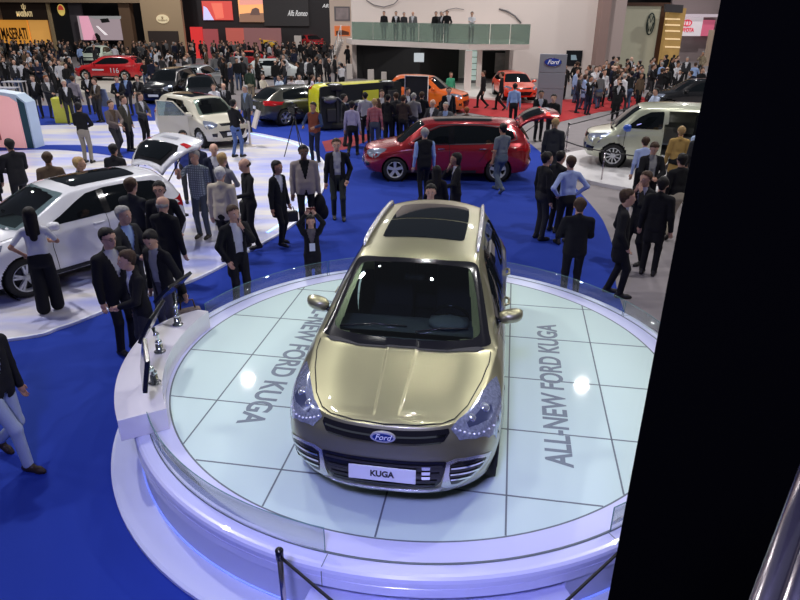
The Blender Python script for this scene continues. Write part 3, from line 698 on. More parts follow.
# ================================================================ the other cars
def std_car(label, loc, rz, paint, yk=YK, zk=ZK, hw=.92, wr=.33, tumble=1., spokes=5, rim=None, grille=True, plate=None, rear_open=False, group=None, rails=False, pano=False, chrome=True, levels=3, small=False, tail=TAIL, win_chrome=None, sidewin=None, style='spoke', see=False, clad=None, name='car', lampm=None, gr_m=None, parts=None):
    c = Car(name, loc, rz, paint, yk, zk, hw, wr, levels, tumble); R = c.root
    tag(R, label, 'car', group)
    res = .06 if not small else .10
    c.patch('windscreen', mirrored(rr_poly([(0, 1.13), (.42, 1.085), (.66, 1.0), (.72, .92), (.60, .28), (.555, .20), (.34, .255), (0, .29)], 2, .1)[:]), 'top', GLS, .004, res) if False else c.patch('windscreen', mirrored([(0, 1.13), (.42, 1.085), (.66, 1.0), (.725, .92), (.645, .55), (.590, .26), (.555, .20), (.34, .26), (0, .295)]), 'top', (WIND if see else GLS), .004, res)
    for sd in (1, -1): c.patch('side_window', sidewin or SIDEWIN, 'side', GLS, .003, res, side=sd)
    c.patch('rear_window', mirrored(REARWIN), 'rear', GLS, .004, res)
    c.patch('headlamp', [(.53, 2.11), (.60, 1.99), (.70, 1.78), (.80, 1.55), (.86, 1.62), (.875, 1.78), (.84, 1.92), (.74, 2.04), (.60, 2.12)], 'top', lampm or LAMP, .006, res*.6, side=2)
    c.patch('tail_lamp', [(.56, 1.10), (.74, 1.11), (.88, 1.04), (.90, .92), (.84, .88), (.58, .97)], 'rear', tail, .006, res*.6, side=2)
    c.patch('tail_lamp_wrap', [(-1.95, 1.05), (-2.15, 1.03), (-2.15, .90), (-1.90, .96)], 'side', tail, .006, res)
    if grille:
        c.patch('upper_grille', [(-.48, .87), (.48, .87), (.44, .79), (-.44, .79)], 'front', BLK, .006, res)
        if chrome: c.strip('grille_bar', [(-.46, .83), (0, .825), (.46, .83)], 'front', CHR, .016, .014)
        c.patch('lower_grille', [(-.55, .62), (.55, .62), (.42, .38), (-.42, .38)], 'front', BLK, .006, res)
        c.patch('fog_lamp_recess', [(.60, .56), (.76, .54), (.74, .44), (.60, .42)], 'front', BLK, .006, res, side=2)
    for yy in (2, -2):
        if plate is not None and yy == 2:
            q, n = c.cast((0, 4, c.W((0, 0, .50)).z), (0, -1, 0)); MB().box((0, q.y+.014, q.z), (.52, .012, .11)).build('number_plate', PLATE, R)
            if plate:
                T = Matrix.Translation((0, q.y+.022, q.z)) @ Matrix.Rotation(PI, 4, 'Z') @ Matrix.Rotation(PI/2, 4, 'X'); text_obj('plate_text', plate, .07, PLTXT, R, T, .001, bold=.001)
        if yy == -2 and not small:
            q, n = c.cast((0, -6, c.W((0, 0, .80)).z), (0, 1, 0))
            if q: MB().box((0, q.y-.012, q.z), (.52, .012, .11)).build('rear_plate', PLATE, R)
    if not small:
        c.strip('door_gap', [(.62, 1.06), (.64, .75), (.60, .30)], 'side', GAP, .010, .003)
        c.strip('door_gap', [(-.32, 1.09), (-.33, .30)], 'side', GAP, .010, .003)
        c.strip('door_gap', [(-1.20, 1.10), (-1.05, .8), (-.95, .60)], 'side', GAP, .010, .003)
        c.strip('bonnet_gap', [(.53, 2.02), (.62, 1.86), (.715, 1.55), (.765, 1.30), (.775, 1.0)], 'top', GAP, .010, .003, side=2)
        c.patch('window_pillar', [(-.30, 1.10), (-.30, 1.52), (-.42, 1.53), (-.42, 1.10)], 'side', BLK, .005, .08)
        if win_chrome:
            c.strip('window_chrome_strip', [(.70, 1.075), (0, 1.085), (-1.0, 1.11), (-1.50, 1.14)], 'side', CHR, .020, .008)
            c.strip('window_chrome_strip', [(.72, 1.09), (.40, 1.25), (.10, 1.43), (-.12, 1.53), (-.45, 1.565), (-1.0, 1.555), (-1.42, 1.505), (-1.66, 1.40), (-1.70, 1.22), (-1.50, 1.14)], 'side', CHR, .020, .008)
        for yy in (-.15, -1.02):
            for sd in (1, -1):
                p = c.W((0, yy, .98)); q, n = c.cast((2.5*sd, p.y, p.z), (-sd, 0, 0))
                MB().tube([q+Vector((0, .10, 0)), q+Vector((sd*.035, .07, .005)), q+Vector((sd*.035, -.07, .005)), q+Vector((0, -.10, 0))], .014, 6).build('door_handle', CHR if win_chrome else paint, R)
    if pano:
        c.patch('roof_glass', mirrored([(0, .02), (.42, -.02), (.46, -.07), (.48, -.6), (.47, -1.15), (.42, -1.22), (0, -1.25)]), 'top', GLS, .004, res*1.3)
    c.patch('sill_cladding', [(.86, .26), (.86, .34), (-.90, .34), (-.90, .26)], 'side', clad or CLAD, .006, res)
    if clad: c.arches(clad, .05)
    c.mirror((.88, .62, 1.06), paint, 1.0)
    c.liners(); c.wheels(spokes, rim, style)
    return c
def body_hole_front(c):
    a = c.W((0, 1.07, 0)).y; b_ = c.W((0, .33, 0)).y; zb = c.W((0, 0, 1.08)).z
    def f(p, n):
        if p.z < zb or n.z < .25: return False
        t = (p.y-b_)/(a-b_)
        return 0 < t < 1-.18*(p.x/.7)**2 and abs(p.x) < (.50+.11*t)*c.hw/.92
    return f
def cabin(c, floor_z=.45):
    R = c.root; m = c.W((0, .75, 1.0)); d = MB().box((0, m.y, m.z-.03), (c.hw*1.5, .5, .10), bev=.03).build('dashboard', DASH, R)
    for x in (-.38, .38):
        for y in (-.25, -1.05):
            p = c.W((0, y, 0)); b = MB(); zz = c.zk[2]/1.06
            b.box((x, p.y, .62*zz), (.48, .50, .20), bev=.05); b.box((x, p.y-.27, .95*zz), (.46, .14, .60*zz), bev=.05); b.box((x, p.y-.3, 1.32*zz), (.25, .10, .15), bev=.03); b.build('seat', SEAT, R)
# --- white crossover on the left stand, tailgate raised
white = mat('white_gloss_paint', (.78, .78, .82), .25, coat=1.)
A = at(71, 278, .25); B_ = at(94, 272.3, .25)
q1 = at(28, 297, SF)
suv_dir = Vector((1.0, .93, 0)).normalized()
def place(front_wheel, heading, wheel_y, hw, side):
    """root position so that the near front wheel foot stands at front_wheel; heading = forward direction, side = +1 when the near side is the car's right"""
    f = Vector((heading[0], heading[1], 0)).normalized(); r = Vector((f.y, -f.x, 0))
    p = Vector((front_wheel[0], front_wheel[1], 0))-f*wheel_y-r*side*(hw-.12)
    return p, math.atan2(-f.x, f.y)
def open_gate(c, ang, paint, lampm=TAIL, zlow=.62, wmat=GLS):
    """lift the tailgate about a hinge on the roof's rear edge"""
    h = c.W((0, -1.78, 1.60)); Rm = Matrix.Translation(h) @ Matrix.Rotation(ang, 4, 'X') @ Matrix.Translation(-h)
    out = [(-.70, zlow), (.70, zlow), (.78, .80), (.72, 1.12), (.60, 1.40), (.50, 1.56), (-.50, 1.56), (-.60, 1.40), (-.72, 1.12), (-.78, .80)]
    g = c.patch('tailgate', out, 'rear', paint, .012, .06, thick=.05)[0]
    kids = c.patch('tailgate_window_surround', mirrored([(0, 1.50), (.44, 1.48), (.52, 1.34), (.60, 1.14), (.52, 1.05), (0, 1.04)]), 'rear', BLK, .07, .06, parent=g)
    kids += c.patch('tailgate_window', mirrored([(0, 1.44), (.36, 1.42), (.43, 1.32), (.48, 1.17), (.42, 1.11), (0, 1.10)]), 'rear', wmat, .078, .06, parent=g)
    kids += c.patch('tailgate_lamp', [(.50, 1.0), (.70, 1.0), (.70, .88), (.52, .92)], 'rear', lampm, .072, .06, parent=g, side=2)
    kids += c.patch('plate_recess', [(-.28, .90), (.28, .90), (.26, .80), (-.26, .80)], 'rear', mat('plate_recess_grey', (.25, .26, .30), .5), .072, .06, parent=g)
    for o in [g]+kids: o.data.transform(Rm)
    for sd in (1, -1):
        a = c.W((sd*.56, -1.86, 1.30)); b_ = Rm @ c.W((sd*.60, -2.06, 1.05)); MB().tube([a, b_], .012, 6).build('gas_strut', BLK, c.root)
    zl = c.W((0, 0, zlow)).z; yb = c.W((0, -1.80, 0)).y; zt = c.W((0, 0, 1.58)).z
    def hole(p, n): return p.y < yb and p.z > zl and p.z < zt and abs(p.x) < (.72-.2*max(0, (p.z-c.zk[2])/.5))*c.hw/.92 and n.y < -.2
    p = c.W((0, -1.7, 0)); MB().box((0, p.y, zl-.02), (1.3, .9, .04)).build('boot_floor', SEAT, c.root)
    MB().box((0, p.y+.45, zl+.25), (1.3, .10, .5), bev=.03).build('rear_bench', SEAT, c.root)
    return hole
# white crossover
fwd = (-.59, -.807)
p, rz = place(at(30, 296, SF), fwd, 1.40, .92, -1)
wc = std_car('large white car with black glass roof and raised tailgate on the stone stand', (p.x, p.y, SF), rz, white, yk=[2.30, 1.40, 1.42, .42, -1.14, -1.48, -1.84], zk=[0, .25, 1.04, 1.58], wr=.34, pano=True, see=True, spokes=5, style='twin', levels=4, grille=True)
hole = open_gate(wc, D(-98), white, TAIL)
cabin(wc); wc.finish([body_hole_front(wc), hole])
# dark red people carrier, tailgate up
redp = mat('dark_red_metallic_paint', (.33, .012, .02), .25, .35, coat=1.)
p, rz = place(at(395, 181.5), (-1, -.02), 1.43, .94, -1)
sm = std_car('dark red metallic people carrier with its tailgate up on the blue carpet', (p.x, p.y, .012), rz, redp, yk=[2.36, 1.43, 1.38, .62, -1.42, -1.98, -2.40], zk=[0, .25, 1.0, 1.64], hw=.94, wr=.335, win_chrome=True, levels=4, pano=True, plate='')
hole = open_gate(sm, D(-80), redp, TAILON, wmat=GLS)
sm.finish([hole])
# cream small people carrier with open doors
cream = mat('cream_white_paint', (.66, .62, .50), .28, .1, coat=1.)
p, rz = place(at(203.5, 147.5, SF), (.74, -.67), 1.25, .87, 1)
bx = std_car('cream white compact car with open side doors and black glass roof', (p.x, p.y, SF), rz, cream, yk=[2.04, 1.25, 1.22, .55, -1.24, -1.72, -2.04], zk=[0, .25, 1.02, 1.60], hw=.87, wr=.32, pano=True, see=True, plate='', levels=3)
def side_hole(c, y0, y1, z0, z1, sd):
    def f(p, n): return sd*p.x > .45 and y0 < p.y < y1 and z0 < p.z < z1-(0 if p.y < y1-.6 else (p.y-(y1-.6))*.55)
    return f
def swung_door(c, y_hinge, z0, z1, length, sd, ang, paint, wz=None, name='open_door', fwdhinge=True):
    """a door swung out on its hinge: panel, window, handle"""
    x = sd*(c.hw-.03); T = Matrix.Translation((x, y_hinge, 0)) @ Matrix.Rotation(ang, 4, 'Z'); s_ = -1 if fwdhinge else 1
    b = MB(); prof = [(0, z0), (s_*length, z0), (s_*length, c.zk[2]), (0, c.zk[2])]
    T2 = T @ Matrix.Rotation(PI/2, 4, 'Z') @ Matrix.Rotation(PI/2, 4, 'X')
    b.prism(prof, -.04, .04, 0, T2); d = b.build(name, paint, c.root)
    f = MB(); wz = wz or z1
    pts = [(s_*.05, c.zk[2]), (s_*.45, wz-.04), (s_*(length-.02), wz), (s_*(length-.02), c.zk[2])]
    f.tube([T2 @ Vector((a, z, 0)) for a, z in pts], .025, 6); f.build('window_frame', paint, d)
    f = MB(); f.prism(pts, -.006, .006, 0, T2); f.build('door_window', glassy('clear_door_glass', (.6, .75, .78), .2, .02, .08), d)
    return d
swung_door(bx, .62, .32, 1.52, 1.02, 1, D(48), cream)
h1 = side_hole(bx, -1.05, .60, .40, 1.45, 1)
for o in [o for o in bx.root.children if o.name.startswith(('side_window', 'window_pillar', 'door_gap', 'door_handle'))]:
    if sum(v.co.x for v in o.data.vertices) > 0 and not o.name.startswith('door_gap'): bpy.data.objects.remove(o)
cabin(bx); MB().box((0, -.2, .36), (1.5, 2.4, .04)).build('cabin_floor', SEAT, bx.root)
for o in [o for o in bx.root.children if o.name.startswith('door_gap')]: bpy.data.objects.remove(o)
bx.finish([body_hole_front(bx), h1])
# dark grey liftback
greyp = mat('dark_olive_grey_metallic_paint', (.085, .085, .072), .25, .5, coat=1.)
p, rz = place(at(285, 126), (.76, .65), -1.42, .93, 1)
mo = std_car('dark grey metallic liftback seen from behind on the blue carpet', (p.x, p.y, .012), rz, greyp, yk=[2.42, 1.43, 1.05, .30, -1.42, -1.45, -2.42], zk=[0, .24, .98, 1.50], hw=.94, wr=.335, win_chrome=True, rim=mat('bright_alloy', (.75, .76, .8), .25, .8),
             sidewin=[(.66, 1.09), (.40, 1.225), (.10, 1.405), (-.12, 1.505), (-.45, 1.545), (-1.0, 1.53), (-1.30, 1.44), (-1.50, 1.27), (-1.45, 1.155), (-1.0, 1.125), (0, 1.10)])
mo.finish()
# yellow car lying on its side
yel = mat('yellow_paint', (.62, .60, .02), .3, coat=.8)
yc = Car('car', (0, 0, 0), 0, yel, [2.0, 1.25, 1.25, .6, -1.22, -1.75, -2.0], [0, .22, 1.05, 1.70], .86, .30, 3, 1.12)
tag(yc.root, 'yellow car tipped onto its side with its black underside showing', 'car')
yc.patch('tail_lamp', [(.62, 1.25), (.80, 1.20), (.88, .92), (.70, .92)], 'rear', TAIL, .006, .05, side=2)
yc.patch('rear_window', mirrored(REARWIN), 'rear', GLS, .004, .06)
for sd in (1, -1): yc.patch('side_window', SIDEWIN, 'side', GLS, .003, .06, side=sd)
b = MB(); b.prism(rr_poly([(-.80, -1.95), (.80, -1.95), (.82, 1.9), (-.82, 1.9)], 4, .06), .16, .24); ub = b.build('underside_plate', mat('underbody_black', (.012, .014, .013), .45), yc.root)
b = MB(); b.tube([(.25, 1.5, .15), (.1, .6, .13), (.1, -.9, .13), (.35, -1.2, .13), (.4, -1.9, .16)], .035, 8); b.ellip((.1, -.2, .13), (.12, .35, .07)); b.ellip((.3, -1.55, .12), (.16, .30, .09)); b.build('exhaust_pipe', mat('exhaust_steel', (.25, .25, .24), .4, .8), ub)
b = MB(); b.box((0, 1.25, .15), (1.3, .12, .08)); b.box((0, -1.22, .15), (1.3, .10, .08)); b.box((-.3, -1.5, .14), (.5, .4, .08), bev=.03); b.box((.2, 1.4, .13), (.6, .5, .10), bev=.03); b.build('axle', mat('axle_dark_metal', (.05, .05, .05), .5, .5), ub)
MB().box((.15, .35, .13), (.8, .75, .05), bev=.02).build('yellow_floor_panel', yel, ub)
yc.wheels(7); yc.finish()
f = Vector((.80, .60, 0)).normalized()      # forward; car's up axis points away from the viewer, its left side is the one on the floor
up = Vector((-f.y, f.x, 0)); rt = f.cross(up)
Mx = Matrix((( rt.x, f.x, up.x, 0), (rt.y, f.y, up.y, 0), (rt.z, f.z, up.z, 0), (0, 0, 0, 1)))
pos = Vector((-3.75, 19.1, 0))+f*2.0
yc.root.matrix_world = Matrix.Translation((pos.x, pos.y, .90)) @ Mx
# cream van on its own round base
slab('floor_van_base', [(8.1+4.0*math.cos(2*PI*k/64), 13.0+3.35*math.sin(2*PI*k/64)) for k in range(64)], 0, .10, mat('white_van_base', (.72, .70, .72), .3, coat=.2))
vanp = mat('pale_champagne_paint', (.50, .52, .40), .28, .35, coat=.9)
p, rz = place(at(611, 167, .10), (-.965, .26), 1.55, .98, -1)
van = Car('van', (p.x, p.y, .10), rz, vanp, [2.45, 1.55, 1.72, .92, -1.45, -2.28, -2.48], [0, .28, 1.10, 1.84], .99, .35, 3, 1.16)
tag(van.root, 'pale champagne van with its sliding side door open on a white round base', 'van')
van.patch('windscreen', mirrored([(0, 1.13), (.42, 1.085), (.66, 1.0), (.74, .92), (.66, .55), (.61, .26), (.57, .20), (.34, .26), (0, .295)]), 'top', GLS, .004, .08)
for sd in (1, -1): van.patch('cab_window', rr_poly([(.62, 1.12), (.18, 1.40), (.02, 1.50), (-.22, 1.52), (-.22, 1.12)], 2, .1), 'side', GLS, .004, .06, side=sd)
for sd in (1,): van.patch('side_window', [(-.32, 1.14), (-.32, 1.52), (-1.5, 1.52), (-1.62, 1.14)], 'side', GLS, .004, .06, side=sd)
van.patch('rear_side_window', rr_poly([(-1.28, 1.14), (-1.28, 1.50), (-1.62, 1.48), (-1.70, 1.14)], 2, .1), 'side', GLS, .004, .06, side=-1)
van.patch('headlamp', [(.50, 2.12), (.60, 1.98), (.70, 1.74), (.80, 1.46), (.87, 1.58), (.88, 1.78), (.84, 1.94), (.72, 2.06), (.58, 2.13)], 'top', LAMP, .006, .05, side=2)
van.patch('upper_grille', [(-.50, .88), (.50, .88), (.46, .76), (-.46, .76)], 'front', BLK, .006, .06); van.patch('lower_grille', [(-.6, .62), (.6, .62), (.5, .36), (-.5, .36)], 'front', BLK, .006, .06)
van.patch('fog_lamp_recess', [(.62, .58), (.84, .56), (.80, .42), (.62, .40)], 'front', BLK, .007, .06, side=2)
van.patch('tail_lamp', [(.74, 1.35), (.84, 1.30), (.88, .90), (.76, .90)], 'rear', TAIL, .006, .05, side=2)
van.strip('door_gap', [(.60, 1.10), (.62, .75), (.62, .32)], 'side', GAP, .012, .003); van.mirror((.90, .60, 1.10), mat('blue_mirror_cover', (.02, .08, .45), .3, coat=.5), 1.5)
van.liners(); van.wheels(10)
y0, y1 = van.W((0, -1.18, 0)).y, van.W((0, -.28, 0)).y
b = MB(); b.box((0, -.6, .42), (1.8, 3.0, .05)); b.build('cabin_floor', SEAT, van.root)
for (x, y) in ((-.45, .35), (.45, .35), (-.45, -.75), (.2, -.75), (-.45, -1.6), (.3, -1.6)):
    b = MB(); b.box((x, y+.2, .80), (.5, .5, .18), bev=.05); b.box((x, y-.05, 1.15), (.48, .14, .62), bev=.05); b.box((x, y-.08, 1.55), (.26, .10, .16), bev=.03); b.build('seat', mat('van_seat_grey', (.16, .17, .17), .8), van.root)
MB().box((-.955, (y0+y1)/2, .44), (.10, y1-y0, .06)).build('door_sill', CHR, van.root)
# the sliding door stands outside behind its opening
b = MB(); b.box((-1.08, y0-.35, 1.20), (.06, 1.0, 1.45), bev=.02); sdoor = b.build('sliding_door', vanp, van.root); MB().box((-1.115, y0-.35, 1.55), (.012, .8, .5)).build('door_window', GLS, sdoor)
# front door part open
van.finish([lambda c, n: c.x < -.6 and y0 < c.y < y1 and .45 < c.z < 1.70])
# dark car with its roof behind the van
blackp = mat('black_gloss_paint', (.012, .012, .014), .2, coat=1.)
silver = mat('silver_paint', (.50, .53, .56), .28, .5, coat=.9)
def bg_car(label, u, v, fw, L, H, paint, z=0., wy=0., side=-1, hw=.86, group=None, tail=TAIL, lampm=None, wh=None, rim=None, **k):
    q = at(u, v, z); f = Vector((fw[0], fw[1], 0)).normalized()
    c = std_car(label, (q.x, q.y, z), math.atan2(-f.x, f.y), paint, yk=[L*.5, L*.29, L*.24, L*.05, -L*.30, -L*.40, -L*.5], zk=[0, .22, H*.64, H], hw=hw, wr=wh or .32, small=True, levels=2, tail=tail, lampm=lampm, rim=rim, **k)
    c.finish(); return c
bg_car('black car with pale roof pillars standing behind the champagne van', 690, 112, (-1, .1), 4.3, 1.55, blackp, pano=True)
redb = mat('bright_red_paint', (.55, .015, .02), .25, coat=1.)
orp = mat('orange_paint', (.75, .13, .015), .3, coat=.8)
stage_m = mat('beige_stage_floor', (.50, .47, .42), .5)
rc = bg_car('red hatchback with white number lettering on the beige stage at the far left', 112, 79.5, (-1, .06), 4.4, 1.48, redb, z=.25, rim=mat('white_rim', (.7, .75, .75), .4))
for sd in (-1,):
    T = Matrix.Translation((sd*(.875), -.75, .62)) @ Matrix.Rotation(-PI/2, 4, 'Z') @ Matrix.Rotation(PI/2, 4, 'X')
    text_obj('door_lettering', '116', .42, PLATE, rc.root, Matrix.Translation((-.90, -.70, .62)) @ Matrix.Rotation(-PI/2, 4, 'Z') @ Matrix.Rotation(PI/2, 4, 'X'), .01)
    MB().box((-.90, .35, .66), (.02, .75, .09)).build('white_stripe', PLATE, rc.root)
bg_car('silver hatchback with lit red tail lamps seen from behind beyond the cream car', 202, 90, (.06, 1), 4.2, 1.5, silver, tail=TAILON)
bg_car('black car seen from the front beside the silver hatchback', 172, 100, (-.05, -1), 4.4, 1.6, blackp, plate='')
bg_car('black low car between the silver hatchback and the cream car', 203, 105, (.3, -.95), 4.2, 1.42, blackp)
paleb = mat('pale_white_paint', (.62, .66, .66), .3, coat=.8)
bg_car('low white car on the far stand beyond the grey liftback', 284, 79, (1, -.05), 4.8, 1.35, paleb)
bg_car('red sports car behind the white car on the far stand', 258, 66, (1, -.1), 4.6, 1.25, redb)
bg_car('orange car with sloping bonnet behind the crowd in the middle', 428, 111, (.93, -.36), 3.9, 1.65, orp, hw=.84)
slab('floor_white_stage', px([(440, 85), (532, 85), (540, 104), (500, 101), (462, 98), (446, 94)]), 0, .12, mat('white_stage', (.75, .72, .68), .35))
bg_car('orange red coupe seen from the front on the white stage', 513, 97, (.08, -1), 4.3, 1.30, mat('orange_red_paint', (.80, .06, .02), .3, coat=.8), z=.12, hw=.90)
slab('floor_beige_stage', px([(70, 97), (165, 97), (168, 76), (80, 73)]), 0, .25, stage_m)
slab('floor_far_stage', px([(232, 58), (350, 58), (350, 49), (232, 49)]), 0, .9, mat('dark_far_stage', (.05, .045, .045), .5))
ylw = mat('amber_yellow_paint', (.85, .50, .03), .3, coat=.8)
bg_car('yellow car on the raised dark stage below the screens', 262, 48.5, (.9, -.4), 4.2, 1.3, ylw, z=.9)
bg_car('red car on the raised stage under the script sign', 312, 48.5, (.5, -.86), 4.2, 1.3, redb, z=.9)
bg_car('red car beside the stairs at the far right end of the dark stage', 352, 48, (-.6, -.8), 4.2, 1.4, redb, z=.9)
bg_car('pale green white car parked behind the red hatchback', 98, 66, (.1, -1), 4.2, 1.6, mat('pale_green_white_paint', (.62, .72, .60), .3, coat=.8))
# ================================================================ people: bodies grown from a blended field of limbs
def field_mesh(prims, h, k=.03):
    """surface of a smooth union of tapered capsules (a, b, ra, rb, flatten_y) by surface nets"""
    pr = [(np.array(a, float), np.array(b, float), ra, rb, fy) for a, b, ra, rb, fy in prims]
    lo = np.min([np.minimum(a-ra*1.15, b-rb*1.15) for a, b, ra, rb, fy in pr], 0)-2.5*h; hi = np.max([np.maximum(a+ra*1.15, b+rb*1.15) for a, b, ra, rb, fy in pr], 0)+2.5*h
    n = np.ceil((hi-lo)/h).astype(int)+1; F = np.full(n, 1.0)
    for a, b, ra, rb, fy in pr:
        m = max(ra, rb)*1.25+.07; l = np.minimum(a, b)-m; u = np.maximum(a, b)+m
        i0 = np.maximum(0, np.floor((l-lo)/h).astype(int)); i1 = np.minimum(n, np.ceil((u-lo)/h).astype(int)+1)
        X, Y, Z = np.meshgrid(*[lo[q]+h*np.arange(i0[q], i1[q]) for q in range(3)], indexing='ij')
        sc = np.array([1, 1/fy, 1]); A = a*sc; Bv = b*sc; d = Bv-A; L = max(1e-9, d@d)
        PX, PY, PZ = X-A[0], Y/fy-A[1], Z-A[2]
        t = np.clip((PX*d[0]+PY*d[1]+PZ*d[2])/L, 0, 1)
        dist = np.sqrt((PX-t*d[0])**2+(PY-t*d[1])**2+(PZ-t*d[2])**2)-(ra+(rb-ra)*t)
        s = (slice(i0[0], i1[0]), slice(i0[1], i1[1]), slice(i0[2], i1[2])); c = F[s]
        e = np.clip(k-np.abs(c-dist), 0, None); F[s] = np.minimum(c, dist)-e*e/(4*k)
    I = F < 0
    cs = [(0, 0, 0), (1, 0, 0), (0, 1, 0), (1, 1, 0), (0, 0, 1), (1, 0, 1), (0, 1, 1), (1, 1, 1)]
    sh = tuple(n-1); cnt = np.zeros(sh, int)
    V = lambda A_, c: A_[c[0]:c[0]+sh[0], c[1]:c[1]+sh[1], c[2]:c[2]+sh[2]]
    for c in cs: cnt += V(I, c)
    act = (cnt > 0) & (cnt < 8); acc = np.zeros(sh+(3,)); num = np.zeros(sh)
    for i in range(8):
        for j in range(i+1, 8):
            df = [abs(cs[i][q]-cs[j][q]) for q in range(3)]
            if sum(df) != 1: continue
            f0, f1 = V(F, cs[i]), V(F, cs[j]); x = (V(I, cs[i]) != V(I, cs[j])); t = np.where(x, f0/np.where(x, f0-f1, 1), 0)
            for q in range(3): acc[..., q] += np.where(x, cs[i][q]+(cs[j][q]-cs[i][q])*t, 0)
            num += x
    idx = -np.ones(sh, int); w = np.argwhere(act); idx[act] = np.arange(len(w))
    P = lo+h*(w+acc[act]/num[act][:, None]); Q = []
    for ax in range(3):
        u, v = (ax+1) % 3, (ax+2) % 3; e = np.eye(3, dtype=int)
        s0 = [slice(1, sh[q]) for q in range(3)]; s0[ax] = slice(0, sh[ax])
        a = I[tuple(s0)]; s1 = list(s0); s1[ax] = slice(1, sh[ax]+1); b = I[tuple(s1)]
        w = np.argwhere(a != b); 
        if len(w) == 0: continue
        base = w.copy(); base[:, u] += 1; base[:, v] += 1; inn = a[tuple(w.T)]
        g = lambda du, dv: idx[tuple((base-du*e[u]-dv*e[v]).T)]
        q = np.stack([g(0, 0), g(1, 0), g(1, 1), g(0, 1)], 1); q[~inn] = q[~inn][:, ::-1]; Q.append(q)
    return P, np.concatenate(Q)[:, ::-1] if False else np.concatenate(Q)

def ik(a, t, l1, l2, hint):
    a = Vector(a); t = Vector(t); d = t-a; L = min(max(d.length, .05), (l1+l2)*.995); u = d.normalized(); t = a+u*L
    x = (l1*l1-l2*l2+L*L)/(2*L); hh = math.sqrt(max(0, l1*l1-x*x)); n = Vector(hint); n = (n-u*n.dot(u)).normalized()
    return a+u*x+n*hh, t
ARM = {'down': ((.26, .03, .80), (.3, -1, 0)), 'front': ((.06, .27, 1.05), (1, -.5, -.3)), 'hip': ((.20, .03, 1.0), (1, -.6, 0)), 'phone': ((.08, .30, 1.50), (.6, .1, -1)),
       'chin': ((.05, .15, 1.44), (.7, .1, -1)), 'raise': ((.10, .22, 1.83), (1, .3, 0)), 'pocket': ((.20, .07, .90), (1, -1, 0)), 'cross': ((-.10, .24, 1.20), (1, -.2, -.6)),
       'point': ((.16, .50, 1.30), (.5, -.2, -1)), 'back': ((.10, -.16, .95), (1, -1, 0)), 'hold': ((.18, .33, 1.10), (.8, -.6, -.5)), 'swing': ((.24, .26, .86), (.4, -1, 0)), 'swingback': ((.26, -.24, .86), (.3, -1, 0)),
       'side': ((.42, .05, .90), (.5, -1, 0)), 'cam': ((.12, .42, 1.42), (.7, .0, -1))}
SKINS = {'light': (.55, .32, .23), 'tan': (.42, .22, .14), 'pale': (.62, .40, .31), 'dark': (.13, .065, .045)}
HAIRS = {'black': (.012, .010, .010), 'brown': (.055, .030, .018), 'grey': (.30, .29, .28), 'white': (.58, .56, .53), 'blond': (.38, .25, .11), 'red': (.22, .07, .02)}
def cmat(col, kind='cloth'):
    key = kind+'_%d_%d_%d' % tuple(int(c*255) for c in col)
    return mat(key, col, .85 if kind == 'cloth' else .5, bump=.25 if kind == 'cloth' else 0, nscale=60, spec=.25 if kind == 'cloth' else .4)

